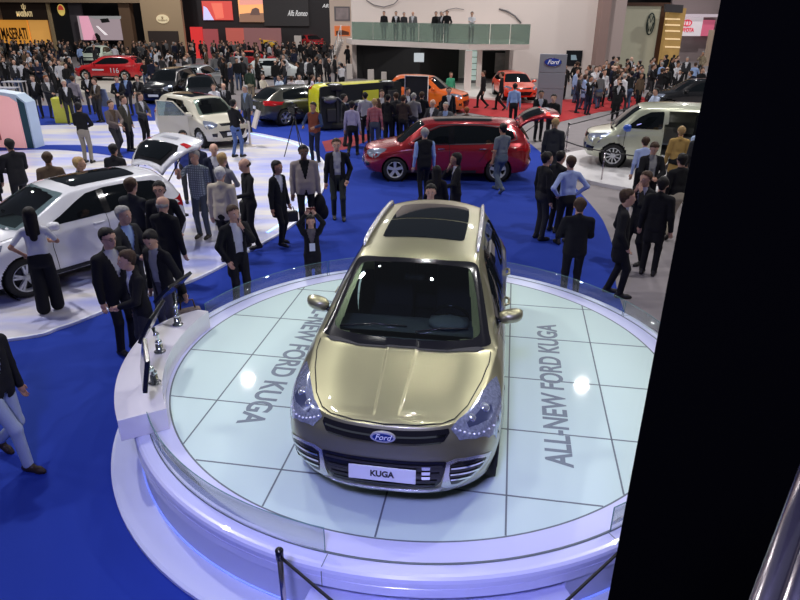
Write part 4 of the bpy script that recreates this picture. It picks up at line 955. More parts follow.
def hmat(k): return mat('hair_'+k, HAIRS[k], .6, noise=.5, nscale=35, bump=.6, spec=.3)
def person_geo(top='jacket', arms=('down', 'down'), walk=0., lean=0., hair='short', h=1.76, vox=.017, fem=False, bottoms='trousers', look=0., nod=0., bulk=1., seated=False, sleeves=True, feet=None, fine=True):
    """geometry of one standing, walking or leaning figure; returns dict part -> (verts, faces)"""
    G = {}
    sx = .88 if fem else 1.0; shw = .192*sx*bulk**.5
    hipz = .93-.05*abs(walk); 
    RX = Matrix.Translation((0, 0, hipz)) @ Matrix.Rotation(-lean, 4, 'X') @ Matrix.Translation((0, 0, -hipz))
    U = lambda p: RX @ Vector(p)
    fy_ = .24*walk
    ft = feet or ((.10, fy_), (-.10, -fy_)); legs = []
    for sd, (fx, fyy) in zip((1, -1), ft):
        lift = .07 if fyy < -.12 else 0
        hip = Vector((sd*.095, 0, hipz-.02)); kn, an = ik(hip, (fx, fyy, .09+lift), .414, .414, (0, 1, 0)); legs.append((hip, kn, an, lift))
    dz = hipz-.93
    def UP(x, y, z): return U((x, y, z+dz))
    ch = UP(0, .01, 1.30); nk = UP(0, .0, 1.47); hd = UP(0, .025, 1.625)
    arm = []
    for sd, a in zip((1, -1), arms):
        tgt, hint = ARM[a] if isinstance(a, str) else a
        s0 = UP(sd*shw*.96, -.008, 1.392); el, wr = ik(s0, UP(tgt[0]*sd, tgt[1], tgt[2]), .29, .26, (hint[0]*sd, hint[1], hint[2])); arm.append((s0, el, wr, sd))
    HR = Matrix.Translation(hd) @ Matrix.Rotation(look, 4, 'Z') @ Matrix.Rotation(-lean*.4-nod, 4, 'X')
    H = lambda x, y, z: HR @ Vector((x, y, z))
    # ---- skin
    sk = [(H(0, -.015, .035), H(0, .012, .03), .088, .080, 1.12), (H(0, .03, -.035), H(0, .045, -.075), .066, .045, 1.1), (H(0, .092, .012), H(0, .112, -.022), .010, .016, 1),
          (H(0, -.02, -.06), UP(0, 0, 1.42), .056, .062, 1), (H(.078, .0, 0), H(.088, -.005, -.03), .016, .010, 1), (H(-.078, .0, 0), H(-.088, -.005, -.03), .016, .010, 1),
          (H(0, .088, -.055), H(0, .09, -.060), .020, .018, 1), (H(-.03, .075, .022), H(.03, .075, .022), .018, .018, 1)]
    for s0, el, wr, sd in arm:
        d = (wr-el).normalized()
        sk += [(el, wr, .036*sx if not sleeves else .03, .026, 1)]
        if not sleeves: sk += [(s0, el, .046*sx, .038*sx, 1)]
        if fine: sk += [(wr, wr+d*.055, .024, .030, 1), (wr+d*.05, wr+d*.085, .030, .026, 1)]
        else: sk += [(wr, wr+d*.12, .03, .03, 1)]
    if bottoms == 'skirt':
        for hip, kn, an, lift in legs: sk += [(kn, an, .052, .036, 1), (an, an+Vector((0, .09, -.05)), .036, .03, 1)]
    G['body'] = field_mesh(sk, min(vox, .014) if fine else vox, .022)
    if fine:
        extra = MB()
        for s0, el, wr, sd in arm:
            d = (wr-el).normalized(); side = d.cross(Vector((0, 1, .2))).normalized(); nn = side.cross(d).normalized()
            for q, (ln) in enumerate((.070, .082, .078, .060)):
                o_ = wr+d*.082+side*(q-1.5)*.017; m_ = o_+d*ln*.5+nn*.008; e_ = m_+d*ln*.38+nn*.022
                extra.tube([o_-d*.02, m_, e_], [.0095, .009, .007], 6)
            o_ = wr+d*.02+side*-.026*1; extra.tube([o_, o_-side*.018+d*.03+nn*.012, o_-side*.014+d*.062+nn*.022], [.012, .010, .008], 6)
        G['_fingers'] = extra
        face = MB()
        for e in (-1, 1):
            face.ellip((0, 0, 0), (.014, .006, .008), 8, 5, 1, HR @ Matrix.Translation((e*.032, .094, .010))); face.ellip((0, 0, 0), (.006, .005, .006), 8, 5, 2, HR @ Matrix.Translation((e*.032, .0995, .010)))
            face.ellip((0, 0, 0), (.020, .007, .005), 8, 4, 2, HR @ Matrix.Translation((e*.033, .094, .030)))
        face.ellip((0, 0, 0), (.024, .009, .006), 8, 4, 3, HR @ Matrix.Translation((0, .100, -.052)))
        G['_face'] = face
    # ---- hair
    hr = []
    if hair == 'short': hr = [(H(0, -.03, .055), H(0, .00, .065), .092, .082, 1.1), (H(0, -.055, 0), H(0, -.05, -.03), .070, .06, 1), (H(-.05, -.02, .04), H(.05, -.02, .04), .055, .055, 1)]
    elif hair == 'balding': hr = [(H(-.07, -.02, -.005), H(-.03, -.075, 0), .030, .036, 1), (H(.07, -.02, -.005), H(.03, -.075, 0), .030, .036, 1), (H(-.03, -.08, .0), H(.03, -.08, .0), .038, .038, 1)]
    elif hair == 'bald': hr = []
    elif hair == 'long': hr = [(H(0, -.03, .055), H(0, .00, .062), .096, .084, 1.1), (H(0, -.06, .02), UP(0, -.10, 1.30), .086, .055, .8), (H(-.06, -.03, 0), UP(-.07, -.07, 1.36), .045, .03, 1), (H(.06, -.03, 0), UP(.07, -.07, 1.36), .045, .03, 1)]
    elif hair == 'bob': hr = [(H(0, -.03, .055), H(0, .00, .062), .098, .086, 1.1), (H(0, -.05, .02), H(0, -.045, -.07), .088, .07, 1), (H(-.07, -.02, .02), H(-.068, -.01, -.06), .04, .032, 1), (H(.07, -.02, .02), H(.068, -.01, -.06), .04, .032, 1)]
    elif hair == 'cap': hr = [(H(0, -.03, .06), H(0, .0, .068), .094, .086, 1.1), (H(0, .06, .06), H(0, .14, .045), .06, .045, 1)]
    if hr:
        P, Q = field_mesh(hr, vox*.8, .02)
        # hairline: keep only above the face
        inv = HR.inverted(); L = np.array([tuple(inv @ Vector(p)) for p in P])
        L[:, 2] += .006*np.sin(L[:, 0]*130)+.004*np.sin(L[:, 1]*170+1); bad = (L[:, 1] > .012) & (L[:, 2] < .040+.58*(L[:, 1]-.012))
        Q = Q[~bad[Q].any(1)]
        G['hair'] = (P, Q)
    # ---- top garment
    B = bulk; wz = 1.0
    def torso(g):
        sl = .075*B*sx
        return [(UP(0, 0, 1.38), UP(0, 0, 1.22), .080*sx+g, .095*B*sx+g, .85), (UP(-shw*.62, -.005, 1.375), UP(shw*.62, -.005, 1.375), .060+g, .060+g, .95),
                (UP(0, -.02, 1.455), UP(shw*.72, -.012, 1.405), .040+g, .046+g, 1), (UP(0, -.02, 1.455), UP(-shw*.72, -.012, 1.405), .040+g, .046+g, 1),
                (UP(sl, .005, 1.30), UP(sl*.86, .008*B, 1.06), .078*B**.5+g, .082*B+g, 1.0), (UP(-sl, .005, 1.30), UP(-sl*.86, .008*B, 1.06), .078*B**.5+g, .082*B+g, 1.0),
                (UP(-.06, 0, 1.06), UP(.06, 0, 1.06), .088*B+g, .088*B+g, .98), (UP(-.062, 0, .96), UP(.062, 0, .96), .092*B+g, .092*B+g, .97)]
    def sleeve(g, full=True):
        out = []
        for s0, el, wr, sd in arm:
            d = (wr-el)
            if full: out += [(s0, el, .052*sx*B**.5+g, .044*sx+g, 1), (el, wr-d.normalized()*.005, .044*sx+g, .032+g, 1)]
            else: out += [(s0, s0+(el-s0)*.75, .052*sx+g, .048*sx+g, 1)]
        return out
    if top in ('jacket', 'coat', 'opencoat'):
        g = .012; t = torso(g)+sleeve(g)
        hem = {'jacket': .82, 'coat': .62, 'opencoat': .60}[top]
        t += [(UP(-.055, -.005, .97), Vector((-.07, -.01, hem+dz+.06)), .098*B+g, .098*B+g, .92), (UP(.055, -.005, .97), Vector((.07, -.01, hem+dz+.06)), .098*B+g, .098*B+g, .92)]
        t += [(UP(0, -.05, 1.46), UP(0, -.045, 1.49), .050, .045, 1)]
        P, Q = field_mesh(t, vox, .03)
        inv = RX.inverted(); L = np.array([tuple(inv @ Vector(p)) for p in P]); L[:, 2] -= dz
        fr = L[:, 1] > .02; wv = np.clip((L[:, 2]-1.12)*.26, 0, .085) if top != 'opencoat' else np.clip(.045+(L[:, 2]-.9)*.06, .03, .09)
        if top == 'jacket': wv = np.where(L[:, 2] < .92, np.clip((.92-L[:, 2])*.3, 0, .05), wv)
        torso_only = (np.abs(L[:, 0]) < wv) & fr & (L[:, 1] < .20) & (L[:, 2] < 1.50)
        cut = torso_only | (P[:, 2] < hem+dz)
        Q = Q[~cut[Q].any(1)]
        G['jacket'] = (P, Q)
        G['shirt'] = field_mesh(torso(-.004)+[(UP(0, .0, 1.45), UP(0, .005, 1.475), .066, .060, 1)], vox, .03)
    elif top in ('shirt', 'sweater', 'tshirt', 'vest'):
        g = .006 if top != 'sweater' else .014
        t = torso(g)+sleeve(g-.004, top != 'tshirt')+[(UP(-.055, 0, .95), UP(.055, 0, .90), .096*B+g, .098*B+g, .92), (UP(0, .0, 1.44), UP(0, .005, 1.468), .066, .058, 1)]
        G['shirt'] = field_mesh(t, vox, .03)
        if top == 'vest': 
            G['vest'] = field_mesh([(a, b, r1+.012, r2+.012, f) for a, b, r1, r2, f in torso(.006)], vox, .03)
    # ---- trousers / skirt
    if bottoms == 'skirt':
        t = [(Vector((-.05, 0, hipz)), Vector((-.06, 0, .60)), .115, .14, .85), (Vector((.05, 0, hipz)), Vector((.06, 0, .60)), .115, .14, .85)]
        P, Q = field_mesh(t, vox, .04); Q = Q[~(P[:, 2] < .52)[Q].any(1)]; G['skirt'] = (P, Q)
    else:
        wd = .0 if bottoms == 'trousers' else .05; t = [(Vector((-.05, -.01, hipz+.03)), Vector((.05, -.01, hipz+.03)), .112*B**.5, .112*B**.5, .9), (Vector((-.06, -.03, hipz-.05)), Vector((.06, -.03, hipz-.05)), .095, .095, 1)]
        for hip, kn, an, lift in legs: t += [(hip, kn, .088, .062+wd*.7, 1), (kn, an+Vector((0, 0, .0)), .062+wd*.7, .052+wd, 1)]
        G['trousers'] = field_mesh(t, vox, .035)
    # ---- shoes
    G['_shoes'] = []
    for (hip, kn, an, lift) in legs:
        a = -.6 if lift else 0
        Rf = Matrix.Translation(an) @ Matrix.Rotation(a, 4, 'X')
        P, Q = field_mesh([(Rf @ Vector((0, -.045, -.050)), Rf @ Vector((0, .12, -.058)), .040, .038, 1), (Rf @ Vector((0, .12, -.058)), Rf @ Vector((0, .17, -.062)), .040, .028, 1), (Rf @ Vector((0, -.02, -.0)), Rf @ Vector((0, .03, -.03)), .042, .04, 1)], vox, .02)
        if not lift: P[:, 2] = np.maximum(P[:, 2], .002)
        G['_shoes'].append((P, Q))
    s = h/1.76
    G['_scale'] = s; G['_hands'] = [(wr+(wr-el).normalized()*.09)*s for s0, el, wr, sd in arm]; G['_head'] = HR
    return G
def np_mesh(name, P, Q, m, s=1.):
    me = bpy.data.meshes.new(name); P = np.asarray(P)*s
    me.vertices.add(len(P)); me.vertices.foreach_set('co', P.astype('f').ravel()); me.loops.add(len(Q)*4); me.loops.foreach_set('vertex_index', np.asarray(Q, 'i').ravel())
    me.polygons.add(len(Q)); me.polygons.foreach_set('loop_start', np.arange(0, len(Q)*4, 4, dtype='i')); me.polygons.foreach_set('loop_total', np.full(len(Q), 4, 'i'))
    me.polygons.foreach_set('use_smooth', np.ones(len(Q), bool)); me.update(calc_edges=True); me.validate()
    for q in (m if isinstance(m, (list, tuple)) else [m]): me.materials.append(q)
    return me
EYEW = mat('eye_white', (.7, .7, .7), .3); EYED = mat('eye_dark', (.02, .015, .012), .4); LIPS = mat('lips', (.30, .10, .08), .5)
def where(u, v, z0=0., head=False, h=1.76):
    return at(u, v, z0+h) if head else at(u, v, z0)
def person(label, u, v, face=0, head=False, z0=0., skin='light', hairc='black', topc=(.02, .02, .022), shirtc=(.6, .6, .65), botc=(.02, .02, .025), shoec=(.02, .018, .018), group=None, loc=None, glasses=False, tie=None, badge=False, **kw):
    """face: 0 looks at the viewer, 90 to the right of the photo, 180 away, -90 to the left"""
    h = kw.get('h', 1.76); p = Vector(loc) if loc else where(u, v, z0, head, h)
    root = empty('person', (p.x, p.y, z0), PI+D(face)); tag(root, label, 'person', group)
    G = person_geo(**kw); s = G['_scale']; SK = cmat(SKINS[skin], 'skin'); HC = hmat(hairc)
    P, Q = G['body']; me = np_mesh('body', P, Q, [SK, EYEW, EYED, LIPS], s)
    if '_fingers' in G:
        bm = bmesh.new(); bm.from_mesh(me)
        for key in ('_fingers', '_face'):
            t = G[key].mesh('t', [SK, EYEW, EYED, LIPS]); t.transform(Matrix.Scale(s, 4)); bm.from_mesh(t); bpy.data.meshes.remove(t)
        bm.to_mesh(me); bm.free()
    link('body', me, root)
    if 'hair' in G: link('hair', np_mesh('hair', *G['hair'], HC, s), root)
    TC = cmat(topc); SC = cmat(shirtc)
    if 'jacket' in G:
        nm = 'coat' if kw.get('top') in ('coat', 'opencoat') else 'jacket'
        link(nm, np_mesh(nm, *G['jacket'], TC, s), root); link('shirt', np_mesh('shirt', *G['shirt'], SC, s), root)
        if tie:
            T = Matrix.Scale(s, 4); b = MB(); b.add([T @ Vector(p) for p in [(-.018, .095, 1.42), (.018, .095, 1.42), (.03, .115, 1.15), (0, .118, 1.10), (-.03, .115, 1.15), (-.018, .105, 1.42), (.018, .105, 1.42), (.03, .125, 1.15), (0, .128, 1.10), (-.03, .125, 1.15)]], [(5, 6, 7, 8, 9), (4, 3, 2, 1, 0), (0, 1, 6, 5), (1, 2, 7, 6), (2, 3, 8, 7), (3, 4, 9, 8), (4, 0, 5, 9)]); b.build('tie', cmat(tie), root)
    elif 'vest' in G:
        link('vest', np_mesh('vest', *G['vest'], TC, s), root); link('shirt', np_mesh('shirt', *G['shirt'], SC, s), root)
    else: link('shirt', np_mesh('shirt', *G['shirt'], TC, s), root)
    if 'skirt' in G: link('skirt', np_mesh('skirt', *G['skirt'], cmat(botc), s), root)
    else: link('trousers', np_mesh('trousers', *G['trousers'], cmat(botc), s), root)
    for sh in G['_shoes']: link('shoe', np_mesh('shoe', *sh, cmat(shoec, 'leather'), s), root)
    if glasses:
        T = Matrix.Scale(s, 4) @ G['_head']; b = MB()
        for e in (-1, 1):
            b.tube([T @ Vector((e*.034+.024*math.cos(a), .108, .010+.018*math.sin(a))) for a in [2*PI*k/10 for k in range(11)]], .003, 5, cap=False); b.tube([T @ Vector((e*.058, .106, .014)), T @ Vector((e*.086, .0, .014))], .003, 5)
        b.build('glasses', EYED, root)
    if badge:
        MB().box((0, .135*s, 1.12*s), (.09, .006, .13)).build('badge', mat('white_badge', (.7, .75, .8), .5), root)
    root['_hands'] = [list(q) for q in G['_hands']]
    return root
def hand_pos(root, i):
    q = Vector(root['_hands'][i]); return Matrix.Translation(root.location) @ Matrix.Rotation(root.rotation_euler.z, 4, 'Z') @ q
# ================================================================ hall: walls, booths, balcony
def zat(v, Y, u=400): return aty(u, v, Y).z
def wallbox(name, u0, v0, u1, v1, Y, m, depth=.3, up=0., down=None, kind=None, label=None, cat=None, parent=None, group=None, floor=False):
    vm = max(20, (v0+v1)/2); x0 = aty(u0, vm, Y).x; x1 = aty(u1, vm, Y).x; z1 = zat(v0, Y, (u0+u1)/2)+up; z0 = 0. if floor else zat(v1, Y, (u0+u1)/2)
    o = MB().box(((x0+x1)/2, Y+depth/2, (z0+z1)/2), (x1-x0, depth, z1-z0)).build(name, m, parent)
    tag(o, label, cat, group, kind); return o
dark = mat('dark_hall_cladding', (.014, .012, .012), .7, noise=.15, nscale=.6)
structure(MB().box((0, 73, 7), (150, .4, 14)).build('wall_back', dark))
structure(MB().box((-74.8, 25, 7), (.4, 96, 14)).build('wall_left', dark)); structure(MB().box((74.8, 25, 7), (.4, 96, 14)).build('wall_right', dark))
def lit(name, col, e=.8, noise=.15, ns=.5):
    m = mat(name, col, .6, noise=noise, nscale=ns, emit=col, estr=e); return m
amber = lit('amber_backlit_panel', (.80, .34, .05), .55)
beige = mat('beige_booth_wall', (.42, .30, .19), .7, noise=.05, nscale=.3, emit=(.42, .30, .19), estr=.0)
black = mat('matt_black_panel', (.012, .012, .014), .7)
goldl = mat('gold_lettering', (.75, .62, .35), .4, emit=(.8, .6, .3), estr=.5)
YB = 62
wallbox('wall_booth', -30, 2, 51.5, 50, YB+1.0, beige, .4, up=6, floor=True, kind='structure')
o = wallbox('backlit_panel', 0, 20, 29, 44, YB+.8, amber, .18, label='amber backlit wall panel with dark lettering at the far left booth', cat='panel')
wallbox('backlit_panel', 30.5, 20, 49, 46, YB+.8, lit('orange_backlit_panel', (.85, .42, .10), .5), .18, label='plain orange lit wall panel right of the lettered amber panel', cat='panel')
text_obj('panel_lettering', 'MASERATI', 1.5, mat('brown_lettering', (.10, .04, .01), .6), o, Matrix.Translation((aty(14, 37, YB+.6).x, YB+.77, zat(37, YB))) @ Matrix.Rotation(PI/2, 4, 'X'), .02, bold=.03, width=2.6)
sb = wallbox('signboard', 3, -2, 48, 20, YB, mat('dark_brown_signboard', (.05, .03, .02), .6), .3, label='dark brown signboard with gold trident and gold lettering, far left', cat='sign')
text_obj('sign_lettering', 'MASERATI', .62, goldl, sb, Matrix.Translation((aty(25, 16.5, YB).x, YB-.03, zat(16.5, YB))) @ Matrix.Rotation(PI/2, 4, 'X'), .02, bold=.02, width=1.55)
tc = aty(24, 8.5, YB); b = MB()
b.tube([(tc.x, YB-.05, tc.z-.38), (tc.x, YB-.05, tc.z+.42)], .05, 6); b.tube([(tc.x-.18, YB-.05, tc.z+.3), (tc.x-.16, YB-.05, tc.z), (tc.x, YB-.05, tc.z-.08), (tc.x+.16, YB-.05, tc.z), (tc.x+.18, YB-.05, tc.z+.3)], .035, 6); b.build('trident_emblem', goldl, sb)
wallbox('trim_3', 49, -4, 51.5, 48, YB, mat('pale_gold_trim', (.6, .45, .25), .5), .6, up=5, floor=True, kind='structure')
wallbox('partition', 51.5, 0, 71, 52, YB+.3, black, .3, up=6, floor=True, label='tall black partition carrying the yellow oval badge', cat='wall panel')
oc = aty(60, 10, YB); T = Matrix.Translation((oc.x, YB+.25, oc.z)) @ Matrix.Rotation(PI/2, 4, 'X')
b = MB(); b.prism([(.36*math.cos(a), .52*math.sin(a)) for a in [2*PI*k/24 for k in range(24)]], 0, .05, 0, T); ov = tag(b.build('oval_badge', mat('badge_rim_gold', (.8, .6, .15), .4, emit=(.8, .6, .15), estr=.5)), 'yellow oval badge with a red and green top on the black partition', 'badge')
b = MB(); b.prism([(.28*math.cos(a), .44*math.sin(a)) for a in [PI*k/12 for k in range(13)]], .05, .07, 0, T); b.build('badge_red_half', mat('badge_red', (.7, .08, .05), .5, emit=(.7, .08, .05), estr=.4), ov)
wallbox('partition', 71, 0, 84, 52, YB+.4, mat('dark_grey_partition', (.10, .09, .10), .7), .3, up=6, floor=True, label='dark grey partition left of the road screen', cat='wall panel')
scr = wallbox('video_screen', 79, 16, 121, 40, YB-.2, mat('screen_road_grey', (.30, .24, .26), .4, emit=(.42, .33, .36), estr=.55), .15, label='large video screen showing a pinkish grey road', cat='screen')
def on_screen(scr_, name, pts, Y, m, d=.03):
    """flat shape on a screen; pts in photo pixels"""
    P = [aty(u, v, Y) for u, v in pts]; n = len(P); vs = [(p.x, Y, p.z) for p in P]+[(p.x, Y-d, p.z) for p in P]
    b = MB().add(vs, [tuple(range(n))[::-1], tuple(range(n, 2*n))]+[(i, (i+1) % n, n+(i+1) % n, n+i) for i in range(n)]); return b.build(name, m, scr_)
pk = mat('screen_pink', (.7, .35, .45), .4, emit=(.9, .42, .55), estr=.6); pw = mat('screen_white', (.8, .75, .75), .4, emit=(.9, .82, .85), estr=.7); pd = mat('screen_dark', (.02, .02, .02), .4)
on_screen(scr, 'picture_verge', [(79, 16), (88, 16), (97, 40), (84, 40)], YB-.2, pk); on_screen(scr, 'picture_line', [(96, 26), (98, 26), (108, 35), (105, 35)], YB-.2, pw)
on_screen(scr, 'picture_shadow', [(92, 40), (94, 34), (97, 33), (100, 36), (101, 40)], YB-.2, pd); on_screen(scr, 'picture_car', [(100, 19), (108, 18), (110, 22), (102, 23)], YB-.2, pd)
on_screen(scr, 'picture_sky', [(88, 16), (121, 16), (121, 19), (95, 19)], YB-.2, mat('screen_grey', (.3, .3, .3), .4, emit=(.4, .4, .4), estr=.4))
wallbox('trim_4', -20, -2, 143, 2.5, YB-.6, beige, .5, up=.3, kind='structure')
wallbox('column', 121, 0, 132, 50, YB-.2, mat('brown_column', (.20, .12, .07), .6), .8, up=4, floor=True, label='brown column right of the road screen', cat='column')
wallbox('wall_beige', 143, 0, 183, 50, YB-1.5, mat('tan_booth_wall', (.50, .36, .22), .7), .5, up=5, floor=True, kind='structure')
o = wallbox('doorway', 149, 31, 179, 52, YB-1.62, mat('doorway_dark', (.05, .035, .03), .7), .1, floor=True, label='dark wide opening in the tan booth wall', cat='doorway')
cr = aty(162, 19, YB-1.7); b = MB(); b.prism([(.62*math.cos(a), .40*math.sin(a)) for a in [2*PI*k/24 for k in range(24)]], 0, .04, 0, Matrix.Translation((cr.x, YB-1.52, cr.z)) @ Matrix.Rotation(PI/2, 4, 'X'))
cs_ = tag(b.build('lit_crest', lit('crest_glow', (.80, .66, .42), .35)), 'softly lit oval crest on the tan booth wall', 'emblem')
text_obj('crest_lettering', 'MASERATI', .2, mat('crest_brown', (.25, .16, .08), .6), cs_, Matrix.Translation((cr.x, YB-1.58, cr.z-.12)) @ Matrix.Rotation(PI/2, 4, 'X'), .01, width=.9)
b = MB(); b.tube([(cr.x, YB-1.6, cr.z), (cr.x, YB-1.6, cr.z+.25)], .03, 6); b.tube([(cr.x-.08, YB-1.6, cr.z+.2), (cr.x-.07, YB-1.6, cr.z+.06), (cr.x+.07, YB-1.6, cr.z+.06), (cr.x+.08, YB-1.6, cr.z+.2)], .02, 6); b.build('crest_trident', MATS['crest_brown'], cs_)
wallbox('wall_dark', 183, 0, 331, 52, YB+1.5, mat('charcoal_wall', (.03, .027, .03), .6), .4, up=5, floor=True, kind='structure')
wallbox('fascia', 264, -1, 309, 26, YB+1.3, mat('dark_grey_fascia', (.055, .052, .055), .6), .18, label='dark grey fascia board carrying the silver script', cat='sign')
s1 = wallbox('video_screen', 203.5, 1, 233, 20, YB+1.34, mat('screen_red', (.6, .08, .07), .4, emit=(.75, .10, .08), estr=.6), .15, label='video screen with a red picture and pale blue corner', cat='screen')
on_screen(s1, 'picture_pale_corner', [(203.5, 6), (207, 8), (214, 20), (203.5, 20)], YB+1.34, mat('screen_lilac', (.55, .55, .9), .4, emit=(.6, .6, .95), estr=.7)); on_screen(s1, 'picture_glow', [(211, 3), (222, 3), (224, 18), (216, 19)], YB+1.34, mat('screen_red_bright', (.8, .15, .1), .4, emit=(.95, .22, .15), estr=.6))
s2 = wallbox('video_screen', 239.5, -3, 264, 22, YB+1.34, mat('screen_sunset', (.8, .35, .12), .4, emit=(1, .48, .2), estr=.75), .15, label='video screen with an orange sunset picture', cat='screen')
on_screen(s2, 'picture_ground', [(239.5, 14), (248, 13), (264, 13), (264, 22), (239.5, 22)], YB+1.34, mat('screen_brown', (.25, .14, .09), .4, emit=(.35, .2, .14), estr=.5)); on_screen(s2, 'picture_pink_sky', [(239.5, -3), (264, -3), (264, 4), (239.5, 5)], YB+1.34, mat('screen_pink_sky', (.8, .35, .3), .4, emit=(.9, .38, .3), estr=.6))
on_screen(s2, 'picture_rock', [(250, 15), (252, 9), (256, 7.5), (259, 9), (260, 15)], YB+1.30, mat('screen_rock', (.15, .09, .08), .5, emit=(.2, .12, .1), estr=.4))
wallbox('wall_panel', 190.5, 27, 202.5, 41, YB-.5, mat('panel_bright_red', (.75, .03, .03), .5, emit=(.8, .05, .05), estr=.4), .2, floor=True, label='bright red lit panel under the red screen', cat='panel')
wallbox('wall_panel', 202.5, 29, 218, 42, YB-.4, mat('panel_rose', (.45, .10, .11), .5, emit=(.5, .10, .11), estr=.2), .2, floor=True, label='rose red panel right of the bright red one', cat='panel')
wallbox('wall_panel', 226, 28, 244, 42, YB-.5, mat('panel_salmon', (.60, .13, .10), .5, emit=(.65, .15, .12), estr=.25), .2, floor=True, label='salmon red panel left of the dusty pink panel', cat='panel')
wallbox('wall_panel', 244, 28, 281, 42, YB-.5, mat('panel_dusty_pink', (.35, .16, .16), .5, emit=(.36, .16, .16), estr=.15), .2, floor=True, label='wide dusty pink panel under the dark fascia', cat='panel')
sc = aty(297, 13.5, YB+1.1); so = text_obj('script_sign', 'Alfa Romeo', .75, mat('silver_script', (.7, .7, .7), .4, emit=(.7, .7, .7), estr=.5), None, Matrix.Translation((sc.x, YB+1.26, sc.z)) @ Matrix.Rotation(PI/2, 4, 'X'), .03, .45, .0, width=2.0)
tag(so, 'silver script lettering reading Alfa Romeo on the dark fascia', 'sign')
sc = aty(325, 6, YB+1.1); so = text_obj('small_sign', 'AR', .5, MATS['silver_script'], None, Matrix.Translation((sc.x, YB+1.47, sc.z)) @ Matrix.Rotation(PI/2, 4, 'X'), .03, .2); tag(so, 'tiny pale wall sign on black right of the script', 'sign')
YC = 52
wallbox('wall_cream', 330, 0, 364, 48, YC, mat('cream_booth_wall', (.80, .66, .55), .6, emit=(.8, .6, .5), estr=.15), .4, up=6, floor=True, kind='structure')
f1 = wallbox('picture_frame', 334.5, 6.5, 350, 21, YC-.1, mat('grey_frame', (.30, .27, .28), .5), .1, label='framed pale landscape picture on the cream wall', cat='picture'); on_screen(f1, 'picture', [(336, 8), (348.5, 8), (348.5, 19.5), (336, 19.5)], YC-.1, mat('pale_landscape', (.6, .5, .5), .6, noise=.4, nscale=2))
f2 = wallbox('picture_frame', 334.5, 26, 350, 36, YC-.1, mat('orange_frame', (.75, .18, .05), .5, emit=(.8, .2, .05), estr=.4), .1, label='orange sunset picture below the framed landscape', cat='picture'); on_screen(f2, 'picture_hill', [(336, 31), (342, 30), (349, 32), (349, 35), (336, 35)], YC-.1, mat('hill_brown', (.25, .08, .04), .6))
lg = aty(357, 9, YC); b = MB(); b.tube([(lg.x-.25, YC-.05, lg.z+.35), (lg.x+.25, YC-.05, lg.z+.40), (lg.x+.1, YC-.05, lg.z), (lg.x-.05, YC-.05, lg.z-.4)], .05, 6); b.tube([(lg.x-.1, YC-.05, lg.z+.1), (lg.x+.15, YC-.05, lg.z+.1)], .05, 6); tag(b.build('wall_emblem', mat('dark_bronze', (.12, .08, .06), .5)), 'small dark emblem high on the cream wall', 'emblem')

# big pale wall and balcony
pale = mat('pale_pink_white_wall', (.76, .67, .63), .6, noise=.02, nscale=.3)
YW = 42.5
wallbox('wall_pale', 352, 0, 606, 90, YW, pale, .5, up=6, floor=True, kind='structure')
c0 = at(352, 44.5, 2.3); c1 = at(469, 50, 2.3); c2 = at(529, 50, 2.3)
bal = tag(empty('balcony', (c1.x, c1.y, 0)), 'white balcony with green tinted glass front above the dark recess', 'balcony')
o_ = Vector((c1.x, c1.y, 0))
def bpoly(pts, z0, z1, name, m, par=bal): return MB().prism([(x-o_.x, y-o_.y) for x, y in pts], z0, z1).build(name, m, par)
dk = [(c0.x, c0.y), (c1.x, c1.y), (c2.x, c2.y), (c2.x, YW-.04), (c0.x-.6, YW-.04)]
bpoly(dk, 2.3, 2.62, 'deck', pale)
gt = glassy('green_balcony_glass', (.50, .62, .56), .25, .05, .28)
for (a, c) in ((c0, c1), (c1, c2)):
    n = 5 if a is c0 else 3; d = (c-a)/n
    for k in range(n):
        p, q = a+d*k, a+d*(k+1); t = d.normalized(); nn = Vector((-t.y, t.x, 0))*.03
        bpoly([(p.x+t.x*.02, p.y+t.y*.02), (q.x-t.x*.02, q.y-t.y*.02), (q.x-t.x*.02+nn.x, q.y-t.y*.02+nn.y), (p.x+t.x*.02+nn.x, p.y+t.y*.02+nn.y)], 2.62, 3.72, 'balustrade_pane', gt)
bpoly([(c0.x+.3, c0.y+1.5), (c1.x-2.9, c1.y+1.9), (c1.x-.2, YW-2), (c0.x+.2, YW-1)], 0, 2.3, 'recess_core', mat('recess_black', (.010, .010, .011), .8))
for (u, v, dx) in ((467, 92, .4), (478, 88, .3)):
    q = at(u, v); MB().box((q.x-o_.x, q.y-o_.y, 1.15), (dx, dx, 2.3)).build('column', pale, bal)
q = at(486, 84); MB().box((c2.x-o_.x-.35, YW-o_.y-1.4, 1.15), (.25, 2.6, 2.3)).build('side_wall', pale, bal)
# things under the balcony
q = at(472, 82); sh = tag(empty('display_shelf', (q.x, q.y+.8, 0)), 'tall bright display shelf under the balcony corner', 'shelf')
b = MB(); b.box((0, 0, 1.1), (.9, .06, 2.1)); b.build('lit_back', mat('shelf_lit_back', (.6, .75, .68), .5, emit=(.6, .75, .68), estr=.5), sh)
for z in (.35, .75, 1.15, 1.55, 1.95): MB().box((0, -.12, z), (.9, .24, .03)).build('shelf_board', mat('shelf_dark_board', (.1, .12, .12), .5), sh)
wallbox('poster_board', 479, 51, 508, 76, YW-.35, black, .2, floor=True, label='black display board on the pale wall under the balcony', cat='board')
wallbox('poster', 495, 53, 507.5, 73, YW-.42, mat('grey_photo_poster', (.45, .43, .42), .6, noise=.5, nscale=3), .05, label='grey photographic poster on the black display board', cat='poster')
wallbox('screen', 414, 53, 424, 62, c1.y+1.3, mat('screen_pale', (.55, .6, .62), .4, emit=(.5, .56, .6), estr=.5), .06, label='small pale screen glowing in the dark recess', cat='screen')
